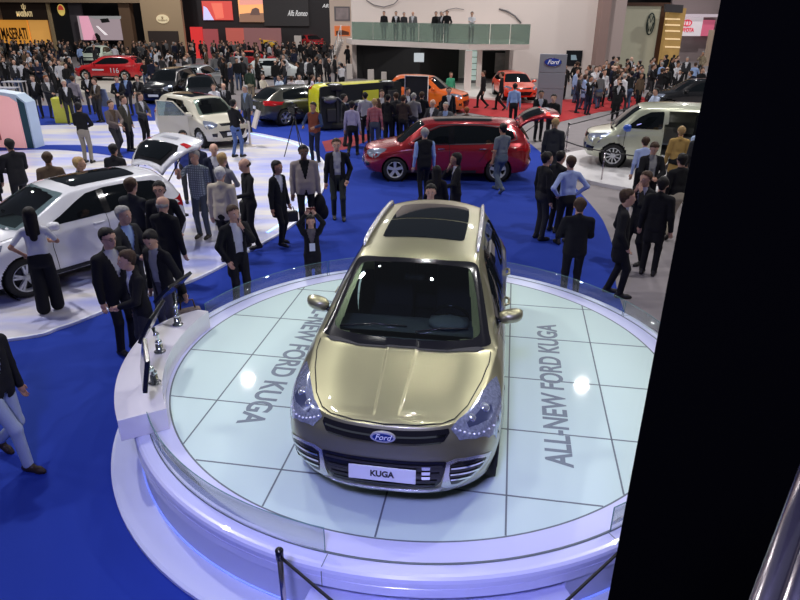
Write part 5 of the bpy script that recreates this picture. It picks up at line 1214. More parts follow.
tv = wallbox('wall_television', 566, 50.5, 582, 66, YW-.15, mat('tv_black', (.01, .012, .016), .2), .1, label='black square television on the pale wall right of the grey totem', cat='television')
on_screen(tv, 'picture_glow', [(571, 55), (576, 55), (577, 60), (571, 60)], YW-.16, mat('tv_glow', (.15, .2, .25), .4, emit=(.2, .28, .32), estr=.5), .01)
# thin curved wall graphics above the balcony
def graphic(label, pts, r=.03):
    P = [aty(u, v, YW-.08) for u, v in pts]; tag(MB().tube(P, r, 6).build('wall_graphic', mat('graphic_grey', (.18, .17, .18), .6)), label, 'wall graphic')
graphic('dark curved line graphic on the pale wall above the balcony end', [(499, 9), (507, 11), (515, 16), (521, 23)], .05)
graphic('faint arched line graphic on the pale wall above the balcony middle', [(441, 14), (448, 9.5), (456, 8), (464, 9.5)], .022)
graphic('looped line graphic at the top of the pale wall', [(366, 0), (374, 5), (384, 7), (394, 4), (398, 0)], .03)
# right-hand booths
wallbox('column', 598, 0, 607, 84, YW-1.2, mat('rosy_brown_column', (.30, .20, .18), .6), 1.2, up=6, floor=True, label='narrow rosy brown column at the end of the pale wall', cat='column')
wallbox('column', 607, 0, 622, 84, YW-.8, mat('light_taupe_column', (.45, .36, .34), .6), 1.2, up=6, floor=True, label='broad taupe column left of the greenish glass booth', cat='column')
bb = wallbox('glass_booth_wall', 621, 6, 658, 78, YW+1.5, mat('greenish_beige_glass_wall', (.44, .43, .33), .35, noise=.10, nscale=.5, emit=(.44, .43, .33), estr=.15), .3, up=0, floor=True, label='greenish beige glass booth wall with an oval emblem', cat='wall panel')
wallbox('header_beam', 620, 2.5, 668, 6, YW+1.3, mat('dark_brown_frame', (.08, .035, .02), .5), .5, label='dark brown header beam over the glass booth wall', cat='beam')
wallbox('frame_post', 657, 6, 666, 70, YW+1.4, mat('dark_brown_frame', (.08, .035, .02), .5), .4, floor=True, label='dark brown post right of the oval emblem', cat='post')
em = aty(650.5, 24, YW+1.4); T = Matrix.Translation((em.x, YW+1.42, em.z)) @ Matrix.Rotation(PI/2, 4, 'X'); dk_ = mat('emblem_dark_green', (.03, .05, .045), .4)
b = MB(); b.tube([T @ Vector((.26*math.cos(a), .70*math.sin(a), .02)) for a in [2*PI*k/24 for k in range(25)]], .05, 6, cap=False); e_ = tag(b.build('oval_emblem', dk_), 'upright oval emblem with crossed strokes on the glass booth wall', 'emblem')
b = MB(); b.tube([T @ Vector(p) for p in ((-.13, .5, 0), (0, .1, 0), (.13, .5, 0))], .04, 6); b.tube([T @ Vector(p) for p in ((-.2, .1, 0), (-.08, -.5, 0), (0, -.1, 0), (.08, -.5, 0), (.2, .1, 0))], .04, 6); b.build('emblem_strokes', dk_, e_)
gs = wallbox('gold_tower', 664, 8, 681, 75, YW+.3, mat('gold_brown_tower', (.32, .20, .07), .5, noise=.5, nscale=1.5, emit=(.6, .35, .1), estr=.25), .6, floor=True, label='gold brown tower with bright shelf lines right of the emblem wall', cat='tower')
for v in (18, 24, 30, 38, 46): on_screen(gs, 'bright_band', [(665, v), (680, v+.5), (680, v+2), (665, v+1.5)], YW+.3, mat('warm_shelf_light', (.8, .6, .35), .5, emit=(.9, .65, .35), estr=.5))
on_screen(gs, 'dark_head', [(664, 4), (682, 5), (681, 13), (664, 12)], YW+.28, mat('tower_head_dark', (.05, .045, .05), .5), .3)
YR = 62
wallbox('wall_far_right', 668, -2, 725, 60, YR, mat('far_taupe_wall', (.30, .24, .24), .7), .4, up=6, floor=True, kind='structure')
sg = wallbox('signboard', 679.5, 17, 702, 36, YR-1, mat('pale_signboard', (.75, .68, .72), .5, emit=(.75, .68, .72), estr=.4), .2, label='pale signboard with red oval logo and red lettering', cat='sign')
rd = mat('sign_red', (.7, .04, .08), .5, emit=(.7, .04, .08), estr=.4); lc = aty(687, 23, YR-1); T = Matrix.Translation((lc.x, YR-1.05, lc.z)) @ Matrix.Rotation(PI/2, 4, 'X')
b = MB(); b.tube([T @ Vector((.42*math.cos(a), .26*math.sin(a), 0)) for a in [2*PI*k/20 for k in range(21)]], .05, 5, cap=False); b.tube([T @ Vector((.15*math.cos(a), .24*math.sin(a), 0)) for a in [2*PI*k/14 for k in range(15)]], .04, 5, cap=False); b.build('sign_logo', rd, sg)
text_obj('sign_lettering', 'TOYOTA', .45, rd, sg, T @ Matrix.Translation((0, -.62, 0)), .02, bold=.02, width=1.5)
wallbox('wall_panel', 702, 20, 714, 36, YR-.8, mat('panel_magenta_red', (.6, .12, .2), .5, emit=(.7, .15, .25), estr=.4), .2, label='magenta red lit panel right of the pale signboard', cat='panel')
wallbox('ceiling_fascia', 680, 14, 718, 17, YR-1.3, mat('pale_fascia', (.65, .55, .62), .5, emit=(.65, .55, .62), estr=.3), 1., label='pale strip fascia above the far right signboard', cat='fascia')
wallbox('frame_post', 708, 30, 712, 60, YR-6, mat('cream_post', (.65, .50, .38), .5), .4, floor=True, label='cream post at the far right near the black pillar', cat='post')
# small plinths, info boards
wm = mat('plinth_white', (.66, .60, .56), .5)
for (u, v, w_, h_, lab) in ((299, 60, .66, 2.2, 'tall white info board standing in the far crowd'), (325.5, 81, .70, .85, 'low white plinth left of the stairs'), (350, 79, .42, 1.0, 'narrow white plinth near the foot of the stairs'), (371, 82, .42, .80, 'short white plinth before the dark recess'), (384, 83, .35, .7, 'small white plinth right of the short one')):
    q = at(u, v); tag(MB().box((q.x, q.y, h_/2), (w_, .3, h_), bev=.02).build('plinth', wm), lab, 'plinth')
# stairs up to the balcony
st = tag(empty('staircase', (0, 0, 0)), 'white open staircase rising to the left end of the balcony', 'staircase')
a = at(331, 72); e = Vector((c0.x-.75, c0.y+.2, 2.5)); n = 14
dirv = (Vector((e.x, e.y, 0))-Vector((a.x, a.y, 0))); 
for off in (0, 1.2):
    o2 = Vector((-.1, 1, 0)).normalized()*off; b = MB(); pa = Vector((a.x, a.y, .1))+o2; pe = e+o2; b.tube([pa, pe], .12, 4); b.build('stringer', wm, st)
    b = MB(); b.tube([pa+Vector((0, 0, .95)), pe+Vector((0, 0, .95))], .035, 6)
    for k in range(6): q = pa+(pe-pa)*k/5; b.tube([q, q+Vector((0, 0, .95))], .02, 5)
    b.build('handrail', mat('rail_white', (.7, .68, .68), .4), st)
for k in range(n):
    q = Vector((a.x, a.y, .17))+(Vector((e.x, e.y, 2.5))-Vector((a.x, a.y, .17)))*k/(n-1)+Vector((-.06, .6, 0)); MB().box(q, (.34, 1.2, .05)).build('tread', wm, st)
# grey totem with blue oval
tq = at(549, 113.5); tot = tag(empty('totem', (tq.x, tq.y+.2, 0), D(-12)), 'tall grey totem in three blocks with a blue oval logo', 'totem')
tg = mat('totem_grey', (.22, .23, .27), .4, .2)
for z0, z1 in ((0, 1.10), (1.115, 1.82), (1.835, 2.62)): MB().box((0, 0, (z0+z1)/2), (1.22, .34, z1-z0), bev=.01).build('block', tg, tot)
T = Matrix.Translation((0, -.175, 2.28)) @ Matrix.Rotation(PI/2, 4, 'X')
b = MB(); b.prism([(.40*math.cos(a), .19*math.sin(a)) for a in [2*PI*k/32 for k in range(32)]], 0, .03, 0, T); lo = b.build('logo_rim', CHR, tot)
b = MB(); b.prism([(.375*math.cos(a), .165*math.sin(a)) for a in [2*PI*k/32 for k in range(32)]], .03, .04, 0, T); b.build('logo_field', mat('logo_blue', (.01, .04, .30), .3), lo)
text_obj('logo_script', 'Ford', .26, mat('logo_white', (.85, .87, .9), .4), lo, T @ Matrix.Translation((0, 0, .045)), .004, .35, .004)
# pink curved display wall at the left
pe = at(40, 150); pw_ = tag(empty('display_wall', (pe.x, pe.y, 0), D(-6)), 'pink backlit display wall with pale blue rim at the left edge', 'display wall')
pkm = mat('pink_backlit_graphic', (.80, .42, .42), .4, noise=.12, nscale=1.5, emit=(.95, .45, .45), estr=.35)
prof = [(-6, 0), (-.15, 0), (-.15, 1.55), (-.45, 1.80), (-1.2, 1.90), (-6, 1.95)]
def vprism(poly, y0, y1, m, name, par):
    b = MB(); n = len(poly); b.add([(x, y0, z) for x, z in poly]+[(x, y1, z) for x, z in poly], [tuple(range(n)), tuple(range(n, 2*n))[::-1]]+[(i, n+i, n+(i+1) % n, (i+1) % n) for i in range(n)]); return b.build(name, m, par)
vprism(prof, .0, .5, mat('pale_blue_rim', (.55, .68, .85), .35), 'shell', pw_)
vprism([(-6, .05), (-.45, .05), (-.45, 1.55), (-.7, 1.72), (-1.3, 1.80), (-6, 1.85)], -.03, 0, pkm, 'pink_graphic', pw_)
vprism([(-.43, .05), (-.20, .05), (-.20, 1.52), (-.43, 1.70)], -.02, 0, mat('dark_teal_band', (.02, .07, .10), .4), 'teal_band', pw_)
vprism([(-1.75, .3), (-1.30, .3), (-1.32, .9), (-1.45, 1.2), (-1.55, 1.35), (-1.7, 1.2)], -.045, -.03, mat('graphic_figure_red', (.45, .10, .12), .5), 'graphic_figure', pw_)
q = at(62, 124); tag(MB().box((q.x, q.y+.35, .52), (.62, .6, 1.04), bev=.05).build('counter', mat('bright_yellow_lacquer', (.75, .72, .05), .3, coat=.4)), 'bright yellow counter block beside the group of visitors', 'counter')
for (u, v, lab) in ((12, 112, 'white topped high table at the far left edge'), (19, 104, 'second white high table behind the one at the left edge')):
    q = at(u, v); t = tag(empty('high_table', (q.x, q.y, 0)), lab, 'table'); MB().box((0, 0, 1.08), (.95, .6, .04), bev=.01).build('table_top', mat('table_top_pale', (.5, .5, .55), .4), t)
    MB().tube([(0, 0, 0), (0, 0, 1.06)], .03, 8).build('leg', CHR, t); MB().lathe([(0, 0), (.28, 0), (.27, .02), (0, .02)], 20).build('base', CHR, t)
q = at(112, 121); t = tag(empty('lectern', (q.x, q.y, 0), D(-25)), 'blue grey slanted lectern board beside the standing group', 'lectern'); MB().box((0, 0, 1.0), (.5, .05, .75), mtx=Matrix.Rotation(D(12), 4, 'X')).build('board', mat('lectern_blue_grey', (.20, .24, .36), .5), t); MB().tube([(0, .1, 0), (0, .1, .9)], .03, 8).build('post', CHR, t); MB().lathe([(0, 0), (.22, 0), (.21, .02), (0, .02)], 18, mtx=Matrix.Translation((0, .1, 0))).build('base', CHR, t)
q = at(416, 125); t = tag(empty('info_board', (q.x, q.y, 0), D(-10)), 'white framed dark info panel standing before the orange car', 'info panel')
MB().box((0, 0, 1.45), (.95, .04, 1.0)).build('panel', black, t)
b = MB(); b.tube([(-.48, -.02, .95), (-.48, -.02, 1.96), (.48, -.02, 1.96), (.48, -.02, .95), (-.48, -.02, .95)], .03, 6); b.build('frame', wm, t); b = MB(); b.tube([(-.48, 0, 0), (-.48, 0, .95)], .025, 6); b.tube([(.48, 0, 0), (.48, 0, .95)], .025, 6); b.build('legs', CHR, t)
q = at(249, 146, SF); t = tag(empty('info_stand', (q.x, q.y, SF), D(-62)), 'white slanted information stand right of the cream car', 'stand'); b = MB(); b.box((0, 0, .95), (.45, .05, .62), mtx=Matrix.Translation((0, 0, .0)) @ Matrix.Rotation(D(-20), 4, 'X')); b.build('board', wm, t); MB().box((0, .05, .42), (.12, .05, .84)).build('post', wm, t); MB().box((0, .05, .01), (.4, .3, .02)).build('base', wm, t)

# ================================================================ foreground: pillar, posts, handrail, monitors
pil = mat('matt_black_pillar', (.002, .002, .002), 1., spec=0.)
d = ray(717, 20); d2 = Vector((d.x, d.y)).normalized(); corner = Vector((CPOS.x, CPOS.y))+d2*2.25
far = Vector((CPOS.x, CPOS.y))+Vector((math.sin(D(62)), math.cos(D(62))))*2.9
dx = (far-corner).normalized(); nrm = Vector((d2.x, d2.y))
poly = [tuple(corner), tuple(far), tuple(far+nrm*.7), tuple(corner+nrm*.5)]
o = MB().prism(poly, 0, 12).build('pillar', pil); tag(o, 'tall matt black pillar filling the right edge of the view', 'pillar')
steel = mat('brushed_steel_rail', (.42, .38, .40), .22, .95, noise=.1, nscale=40)
hr = tag(empty('handrail', (0, 0, 0)), 'polished steel handrail tubes crossing the bottom right corner', 'handrail')
def along(u, v, dist): dd = ray(u, v); return CPOS+dd*dist
for i, (ub, ut, r) in enumerate(((772, 828, .018), (802, 850, .022), (836, 882, .018))):
    p0, p1 = along(ub-14, 620, .86+.04*i), along(ut, 428, 1.02+.04*i); dd = (p1-p0)
    MB().tube([p0-dd*1.2, p1+dd*.3], r, 14).build('tube', steel, hr)
p0, p1 = along(758, 620, .86), along(828, 428, 1.02)
# rope barrier
def post(name_label, p, h=1.0, sc=1.):
    t = tag(empty('barrier_post', (p.x, p.y, p.z)), name_label, 'barrier post')
    MB().lathe([(0, 0), (.15, 0), (.15, .012), (.03, .025), (0, .025)], 24).build('base', steel, t); MB().tube([(0, 0, .02), (0, 0, h-.04)], .021, 12).build('pole', steel, t)
    MB().lathe([(0, h-.09), (.028, h-.09), (.03, h-.01), (.022, h), (0, h)], 16).build('cap', BLK, t); return t
def rope(label, a, b_, sag=.0, r=.011):
    P = [Vector(a)+(Vector(b_)-Vector(a))*k/10-Vector((0, 0, sag*4*(k/10)*(1-k/10))) for k in range(11)]; tag(MB().tube(P, r, 8).build('barrier_rope', mat('black_rope', (.01, .01, .012), .6)), label, 'rope')
a = at(279, 549, .93); A_ = Vector((a.x, a.y, 0)); post('steel barrier post with black cap in front of the podium', A_, .93)
c = at(664, 510, .86); C_ = Vector((c.x, c.y, 0)); m_ = at(455, 705, .86); M_ = Vector((m_.x, m_.y, 0))
post('barrier post hidden at the right behind the black pillar', C_, .93); post('barrier post between the two podium front posts', M_, .93)
rope('black rope sloping from the capped post at the podium front', (a.x, a.y, .86), (m_.x, m_.y, .86)); rope('black rope rising to the right beneath the podium front', (m_.x, m_.y, .86), (c.x, c.y, .86))
pp = []
for u, v, lab in ((601, 183, 'steel barrier post in front of the champagne van'), (566, 151, 'steel barrier post beside the champagne van nose'), (561, 170, 'steel barrier post nearest the red tailgate car')):
    q = at(u, v, 0); pp.append(q); post(lab, q, .95)
q4 = at(672, 150); q5 = at(690, 196); rope('black belt running from the tailgate post to the van base post', pp[2]+Vector((0, 0, .88)), pp[0]+Vector((0, 0, .88)), .04, .018); rope('black belt crossing in front of the champagne van', pp[0]+Vector((0, 0, .88)), Vector((q5.x, q5.y, .88)), .03, .018)
rope('black belt running behind the champagne van nose', pp[1]+Vector((0, 0, .88)), Vector((8.6, 20.5, .88)), .03, .018); post('barrier post behind the champagne van', Vector((8.6, 20.5, 0)), .95); post('barrier post beside the black pillar edge', Vector((q5.x, q5.y, 0)), .95)
rope('black belt between the two posts left of the van', pp[2]+Vector((0, 0, .88)), pp[1]+Vector((0, 0, .88)), .04, .018)
# monitors on the desk
TILT = (-12, -30, -46)
for i, (u, v, mu, mv, lab) in enumerate(((155, 383, 145, 366, 'nearest of three black monitors on the curved desk'), (160, 352, 152, 322, 'middle black monitor of the curved desk'), (178, 325, 173, 288, 'farthest black monitor of the curved desk'))):
    s_ = at(u, v, .80); c_ = at(mu, mv, 1.17); ang = math.atan2(c_.y, c_.x)
    t = tag(empty('monitor', (s_.x, s_.y, .80)), lab, 'monitor'); L = lambda p: Vector(p)-Vector((s_.x, s_.y, .80))
    MB().lathe([(0, 0), (.065, 0), (.065, .012), (.04, .016), (.04, .10), (.028, .11), (0, .11)], 18).build('stalk_base', CHR, t)
    b = MB(); b.tube([(0, 0, .10), L((s_.x*.7+c_.x*.3, s_.y*.7+c_.y*.3, 1.02)), L((c_.x, c_.y, 1.10))], .022, 8); b.ellip((0, 0, .13), (.04, .04, .03)); b.ellip(tuple(L((s_.x*.7+c_.x*.3, s_.y*.7+c_.y*.3, 1.02))), (.035, .035, .035)); b.build('stalk', CHR, t)
    Tm = Matrix.Translation(L((c_.x, c_.y, 1.18))) @ Matrix.Rotation(ang, 4, 'Z') @ Matrix.Rotation(D(TILT[i]), 4, 'Y')
    b = MB(); b.box((0, 0, 0), (.045, .52, .34), mtx=Tm, bev=.008); b.build('housing', BLK, t); b = MB(); b.box((.0235, 0, 0), (.002, .48, .30), mtx=Tm); b.build('screen_glass', mat('monitor_screen', (.02, .03, .05), .1), t)
# ================================================================ visitors, near and middle distance
BK = (.012, .012, .014); DG = (.035, .035, .04); NAVY = (.015, .018, .04); GR = (.12, .12, .125); BR = (.11, .075, .05); WH = (.62, .62, .66); LB = (.30, .42, .70); JEAN = (.06, .09, .17); KH = (.28, .23, .16)
def thing_at(name, p, rz=0): return empty(name, (p.x, p.y, p.z), rz)
N = dict(vox=.014)
# -- on and beside the blue carpet at the left
PW = person('person in black jacket and pale jeans walking at the left picture edge', 4, 482, 78, loc=(-4.27, -1.28, 0), z0=.012, skin='tan', topc=BK, botc=(.36, .42, .55), shoec=(.035, .02, .012), top='jacket', walk=1.05, arms=('down', 'down'), bulk=1.15, vox=.014)
person('woman with long black hair, white top and black wide trousers facing the white car', 52, 311, 205, z0=SF, skin='tan', hairc='black', top='tshirt', topc=WH, bottoms='wide', botc=BK, arms=('hold', 'hip'), hair='long', fem=True, sleeves=False, h=1.68, walk=.25, vox=.014)
person('man in black suit and glasses facing right by the white car', 105, 228, 62, head=True, z0=.012, skin='light', top='jacket', topc=BK, shirtc=(.5, .5, .52), botc=BK, arms=('down', 'front'), hair='short', glasses=True, bulk=1.2, h=1.80, vox=.014)
person('dark-haired man in black coat and white shirt looking left behind the desk', 131, 249, -50, head=True, z0=.012, skin='light', hairc='brown', top='jacket', topc=BK, shirtc=(.62, .64, .7), botc=DG, arms=('down', 'front'), h=1.66, bulk=1.1, vox=.014, lean=.08)
bagm = person('dark-haired man in black jacket over grey T-shirt carrying a patterned bag', 155, 228, -25, head=True, z0=.012, skin='light', hairc='black', top='opencoat', topc=BK, shirtc=(.30, .31, .33), botc=(.08, .08, .10), arms=('down', 'side'), nod=.35, look=.3, lean=.12, h=1.7, vox=.014)
person('grey-haired man in dark grey suit and blue shirt gesturing to the right', 121, 206, 70, head=True, z0=SF, skin='light', hairc='grey', top='jacket', topc=(.03, .03, .032), shirtc=LB, botc=DG, arms=('hold', 'front'), h=1.78, vox=.016)
person('brown-haired man in charcoal jacket facing away against the white car', 129, 178, 165, head=True, z0=SF, skin='light', hairc='brown', top='jacket', topc=(.03, .032, .035), botc=BK, arms=('front', 'front'), h=1.82, vox=.016)
person('man with sunglasses in black coat facing the viewer by the white car tail', 158, 181, 10, head=True, z0=SF, skin='light', hairc='black', top='coat', topc=BK, shirtc=(.10, .10, .11), botc=BK, arms=('down', 'pocket'), glasses=True, h=1.80, vox=.016)
person('grey-bearded balding man in black suit seen from behind', 161, 196, 165, head=True, z0=SF, skin='light', hairc='grey', hair='balding', top='jacket', topc=BK, botc=BK, arms=('down', 'front'), h=1.74, vox=.016)
person('man in checked grey short-sleeved shirt and jeans taking a picture', 194, 150, -12, head=True, z0=SF, skin='light', hairc='grey', top='tshirt', topc=(.26, .31, .33), botc=(.09, .11, .13), arms=('cam', 'down'), sleeves=False, bulk=1.25, h=1.80, shoec=(.05, .04, .03), vox=.016)
person('balding man in dark suit behind the man in the checked shirt', 213, 143, 20, head=True, z0=SF, skin='light', hair='balding', hairc='brown', top='jacket', topc=NAVY, shirtc=WH, botc=BK, arms=('down', 'front'), h=1.76)
person('blond man in grey shirt turned left behind the cream jacket', 221, 153, 160, head=True, z0=SF, skin='light', hairc='blond', top='shirt', topc=(.22, .22, .24), botc=BK, arms=('front', 'front'), h=1.76)
person('grey-haired man in cream jacket and black trousers seen from behind', 219, 167, 170, head=True, z0=SF, skin='light', hairc='white', top='jacket', topc=(.55, .48, .38), botc=BK, arms=('down', 'down'), bulk=1.15, h=1.78, vox=.016)
phm = person('man in black suit and white shirt holding a phone to his ear', 232, 205, 42, head=True, z0=.012, skin='light', hairc='brown', top='opencoat', topc=BK, shirtc=WH, botc=BK, arms=('pocket', 'chin'), h=1.7, vox=.014)
ppm = person('bald man in black shirt looking down at a paper, bag on his hip', 245, 157, -55, head=True, z0=SF, skin='light', hair='balding', hairc='brown', top='shirt', topc=BK, botc=BK, arms=('down', 'hold'), nod=.3, h=1.80, walk=.3, vox=.016)
hbw = person('woman in black coat and boots with short black hair facing right', 276, 160, 60, head=True, z0=SF, skin='tan', hairc='black', hair='bob', top='coat', topc=BK, botc=BK, arms=('down', 'down'), fem=True, h=1.70, walk=.3, vox=.016)
clm = person('man in beige blazer and black trousers facing the viewer on the stone rim', 303, 145, 15, head=True, z0=SF, skin='dark', hairc='black', top='jacket', topc=(.33, .28, .25), shirtc=BK, botc=BK, arms=('down', 'down'), bulk=1.2, h=1.86, vox=.016)
person('man in black jacket and dark trousers standing on blue carpet beside the stone rim', 339, 219, 8, z0=.012, skin='light', hairc='brown', top='opencoat', topc=BK, shirtc=(.40, .40, .43), botc=(.03, .035, .03), arms=('down', 'pocket'), h=1.84, walk=-.3, vox=.016)
wph = person('woman in black coat with a badge holding up a phone behind the podium', 309, 219, 12, loc=(-1.77, 3.18, 0), z0=.012, skin='light', hairc='black', hair='long', top='coat', topc=BK, shirtc=(.15, .13, .13), botc=BK, arms=('raise', 'raise'), fem=True, h=1.39, badge=True, vox=.014)
# -- left edge, upper
person('man in black suit leaning towards the pink wall at the left edge', 8, 137, 235, head=True, z0=SF, skin='light', hairc='black', top='jacket', topc=BK, botc=BK, arms=('front', 'front'), walk=.7, h=1.82, bulk=1.1)
person('person in black mostly cut off by the left picture edge', 2, 222, 250, z0=SF, skin='light', hairc='black', top='coat', topc=BK, botc=BK, h=1.78)
person('man in taupe brown jacket beyond the white car bonnet', 46, 152, 200, head=True, z0=SF, skin='tan', hairc='brown', top='jacket', topc=BR, botc=DG, arms=('front', 'front'), h=1.76, vox=.016)
person('fair-haired man in dark grey top beyond the white car roof', 77, 157, 100, head=True, z0=SF, skin='light', hairc='blond', top='sweater', topc=(.06, .07, .075), botc=DG, h=1.72)
person('black-haired man in black suit with white collar beyond the white car roof', 112, 144, 175, head=True, z0=SF, skin='tan', hairc='black', top='jacket', topc=BK, shirtc=WH, botc=BK, h=1.7)
person('man in black sweater and khaki trousers standing with his back turned', 89, 163, 178, z0=SF, skin='tan', hairc='black', top='sweater', topc=BK, botc=(.30, .27, .23), arms=('front', 'front'), h=1.80)
person('man in taupe jacket and dark trousers stepping right', 119, 156, 60, z0=SF, skin='light', hairc='brown', top='jacket', topc=(.14, .11, .10), shirtc=BR, botc=DG, arms=('front', 'front'), walk=.6, h=1.76)
person('man in dark olive jacket beside the man in taupe', 131, 151, 80, z0=SF, skin='light', hairc='brown', top='coat', topc=(.06, .055, .04), botc=BK, h=1.78)
person('man in grey suit holding white papers left of the cream car', 147, 146, 70, z0=SF, skin='light', hairc='brown', top='jacket', topc=(.06, .06, .062), botc=BK, arms=('hold', 'front'), h=1.78)
for lab, u, v, f, tc_, sc_, arms_ in (('man in black suit and white shirt on blue carpet right of the pink wall', 41, 118, 10, BK, WH, ('down', 'down')), ('red-haired man in dark jacket left of the yellow counter', 54, 118, 60, DG, WH, ('front', 'down')),
        ('white-haired man in black suit right of the yellow counter', 72, 125, 40, BK, WH, ('down', 'down')), ('man in mauve grey coat seen from behind near the yellow counter', 80, 119, 175, (.27, .24, .29), WH, ('down', 'down')),
        ('man in brown jacket at the right of the group by the lectern', 102, 122, -30, (.06, .045, .035), WH, ('front', 'front')), ('man in black suit in the middle of the group by the lectern', 93, 114, 20, BK, WH, ('front', 'down')),
        ('left man of the three in dark suits with blue shirt', 123, 119, 15, BK, (.08, .14, .5), ('front', 'front')), ('middle man of the three in dark suits behind the blue shirt', 131, 115, 0, NAVY, LB, ('down', 'down')), ('right man of the three in dark suits, hands folded', 143, 117, -10, BK, GR, ('front', 'front'))):
    person(lab, u, v, f, z0=.012, topc=tc_, shirtc=sc_, botc=DG, arms=arms_, skin='light', hairc='red' if 'red-haired' in lab else ('white' if 'white-haired' in lab else 'brown'), h=1.78, vox=.02)
# -- around the cream car and the tailgate
person('man in black jacket and blue jeans in front of the cream car', 238, 157, 150, z0=SF, skin='light', hairc='black', top='jacket', topc=BK, botc=(.10, .16, .36), arms=('front', 'front'), h=1.80, walk=.3)
person('dark-haired man in blue shirt peering over the raised white tailgate', 182, 130, 20, head=True, z0=SF, skin='tan', hairc='black', top='shirt', topc=(.04, .06, .25), botc=DG, h=1.74)
person('grey-haired man in navy suit bending beyond the raised white tailgate', 196, 138, 160, head=True, z0=SF, skin='light', hairc='grey', top='jacket', topc=NAVY, botc=BK, h=1.70)
person('man in white shirt standing behind the cream car bonnet', 213, 84, 20, head=True, z0=.012, skin='light', hairc='brown', top='shirt', topc=WH, botc=DG, h=1.68, vox=.02)
person('bald man in black suit and tie behind the cream car bonnet', 223, 83, 10, head=True, z0=.012, skin='light', hair='bald', hairc='grey', top='jacket', topc=BK, shirtc=WH, botc=BK, tie=BK, h=1.7, bulk=1.15, vox=.02)
person('grey-haired man in grey jacket between the cream car and the grey liftback', 245, 85, -30, head=True, z0=.012, skin='light', hairc='grey', top='jacket', topc=(.10, .11, .12), shirtc=LB, botc=DG, h=1.78, vox=.02)
person('man in dark green jacket standing beyond the grey liftback tail', 252, 104, 170, z0=0, skin='light', hairc='brown', top='jacket', topc=(.03, .05, .035), botc=KH, h=1.78, vox=.02)
for i, (u, c_, hc) in enumerate(((262, (.55, .50, .40), 'brown'), (279, (.50, .58, .68), 'black'), (291, (.45, .40, .42), 'brown'), (299, WH, 'black'), (312, (.55, .50, .62), 'brown'), (319, (.30, .48, .62), 'black'))):
    person(('visitor in cream top', 'visitor in pale blue shirt', 'visitor in grey pink top', 'visitor in white shirt', 'visitor in lilac top', 'visitor in light turquoise shirt')[i]+' beyond the roof of the grey liftback', u, 74+(i % 3), (60, -30, 170, 20, 100, 0)[i], head=True, z0=0, topc=c_, botc=DG, top='shirt', hairc=hc, skin='light', arms=('front', 'front'), h=1.66, vox=.024)
camm = person('cameraman in rust brown top and navy vest beside a tripod', 316, 163, -20, z0=.012, skin='tan', hairc='black', top='vest', shirtc=(.03, .05, .13), topc=(.18, .05, .03), botc=NAVY, arms=('hold', 'hold'), h=1.84, bulk=1.1)
# -- crowd by the yellow car
person('man in lavender shirt and black trousers walking past the yellow car', 353, 156, 170, z0=.012, skin='tan', hairc='black', top='shirt', topc=(.36, .33, .48), botc=BK, walk=.7, h=1.78, vox=.016)
person('man in red checked shirt beside the man in lavender', 375, 152, 175, z0=.012, skin='light', hairc='blond', top='shirt', topc=(.36, .08, .10), botc=(.06, .07, .10), h=1.74, vox=.016)
for lab, u, v, f, tc_, bc, hc in (('man in pale grey shirt in front of the yellow floor panel', 366, 143, 190, (.40, .40, .45), BK, 'black'), ('dark-clothed visitor just right of the man in red check', 388, 146, 150, BK, BK, 'black'), ('visitor in black leather jacket left of the framed panel', 396, 143, 200, DG, BK, 'brown'),
        ('visitor in dark brown coat under the yellow car end', 403, 147, 160, (.05, .035, .03), BK, 'brown'), ('grey-haired man in grey coat before the framed info panel', 413, 144, 180, (.22, .21, .22), DG, 'grey'), ('man in long black coat right of the framed info panel', 421, 142, 170, BK, BK, 'brown'),
        ('man in brown jacket behind the red check shirt', 382, 139, 20, (.12, .07, .05), DG, 'brown'), ('man in black sweater under the rear wheel of the yellow car', 345, 146, 100, BK, DG, 'black'), ('visitor in dark blue jacket behind the black leather jacket', 407, 136, 40, NAVY, DG, 'black')):
    person(lab, u, v, f, z0=.012, topc=tc_, botc=bc, hairc=hc, skin='light', arms=('front', 'front'), h=1.76, vox=.02)
person('man in black suit and white shirt above the red people carrier roof', 449, 87, 8, head=True, skin='light', hairc='brown', top='jacket', topc=BK, shirtc=WH, botc=BK, h=1.80, vox=.02)
person('grey-haired man in grey suit above the red people carrier roof', 446, 102, -15, head=True, skin='light', hairc='grey', top='jacket', topc=(.08, .08, .09), shirtc=LB, botc=DG, arms=('front', 'front'), h=1.72, vox=.02)
person('balding man in dark coat with papers above the red people carrier', 433, 99, -40, head=True, skin='light', hairc='grey', hair='balding', top='coat', topc=DG, botc=DG, arms=('front', 'front'), h=1.74, vox=.02)
person('short red-haired visitor in black above the red people carrier roof', 467, 107, 180, head=True, skin='light', hairc='red', top='sweater', topc=BK, botc=DG, h=1.55, vox=.02)
person('visitor in green top standing beyond the orange car bonnet', 451, 72, 20, head=True, skin='light', hairc='brown', top='shirt', topc=(.06, .38, .22), botc=DG, h=1.66, vox=.024)
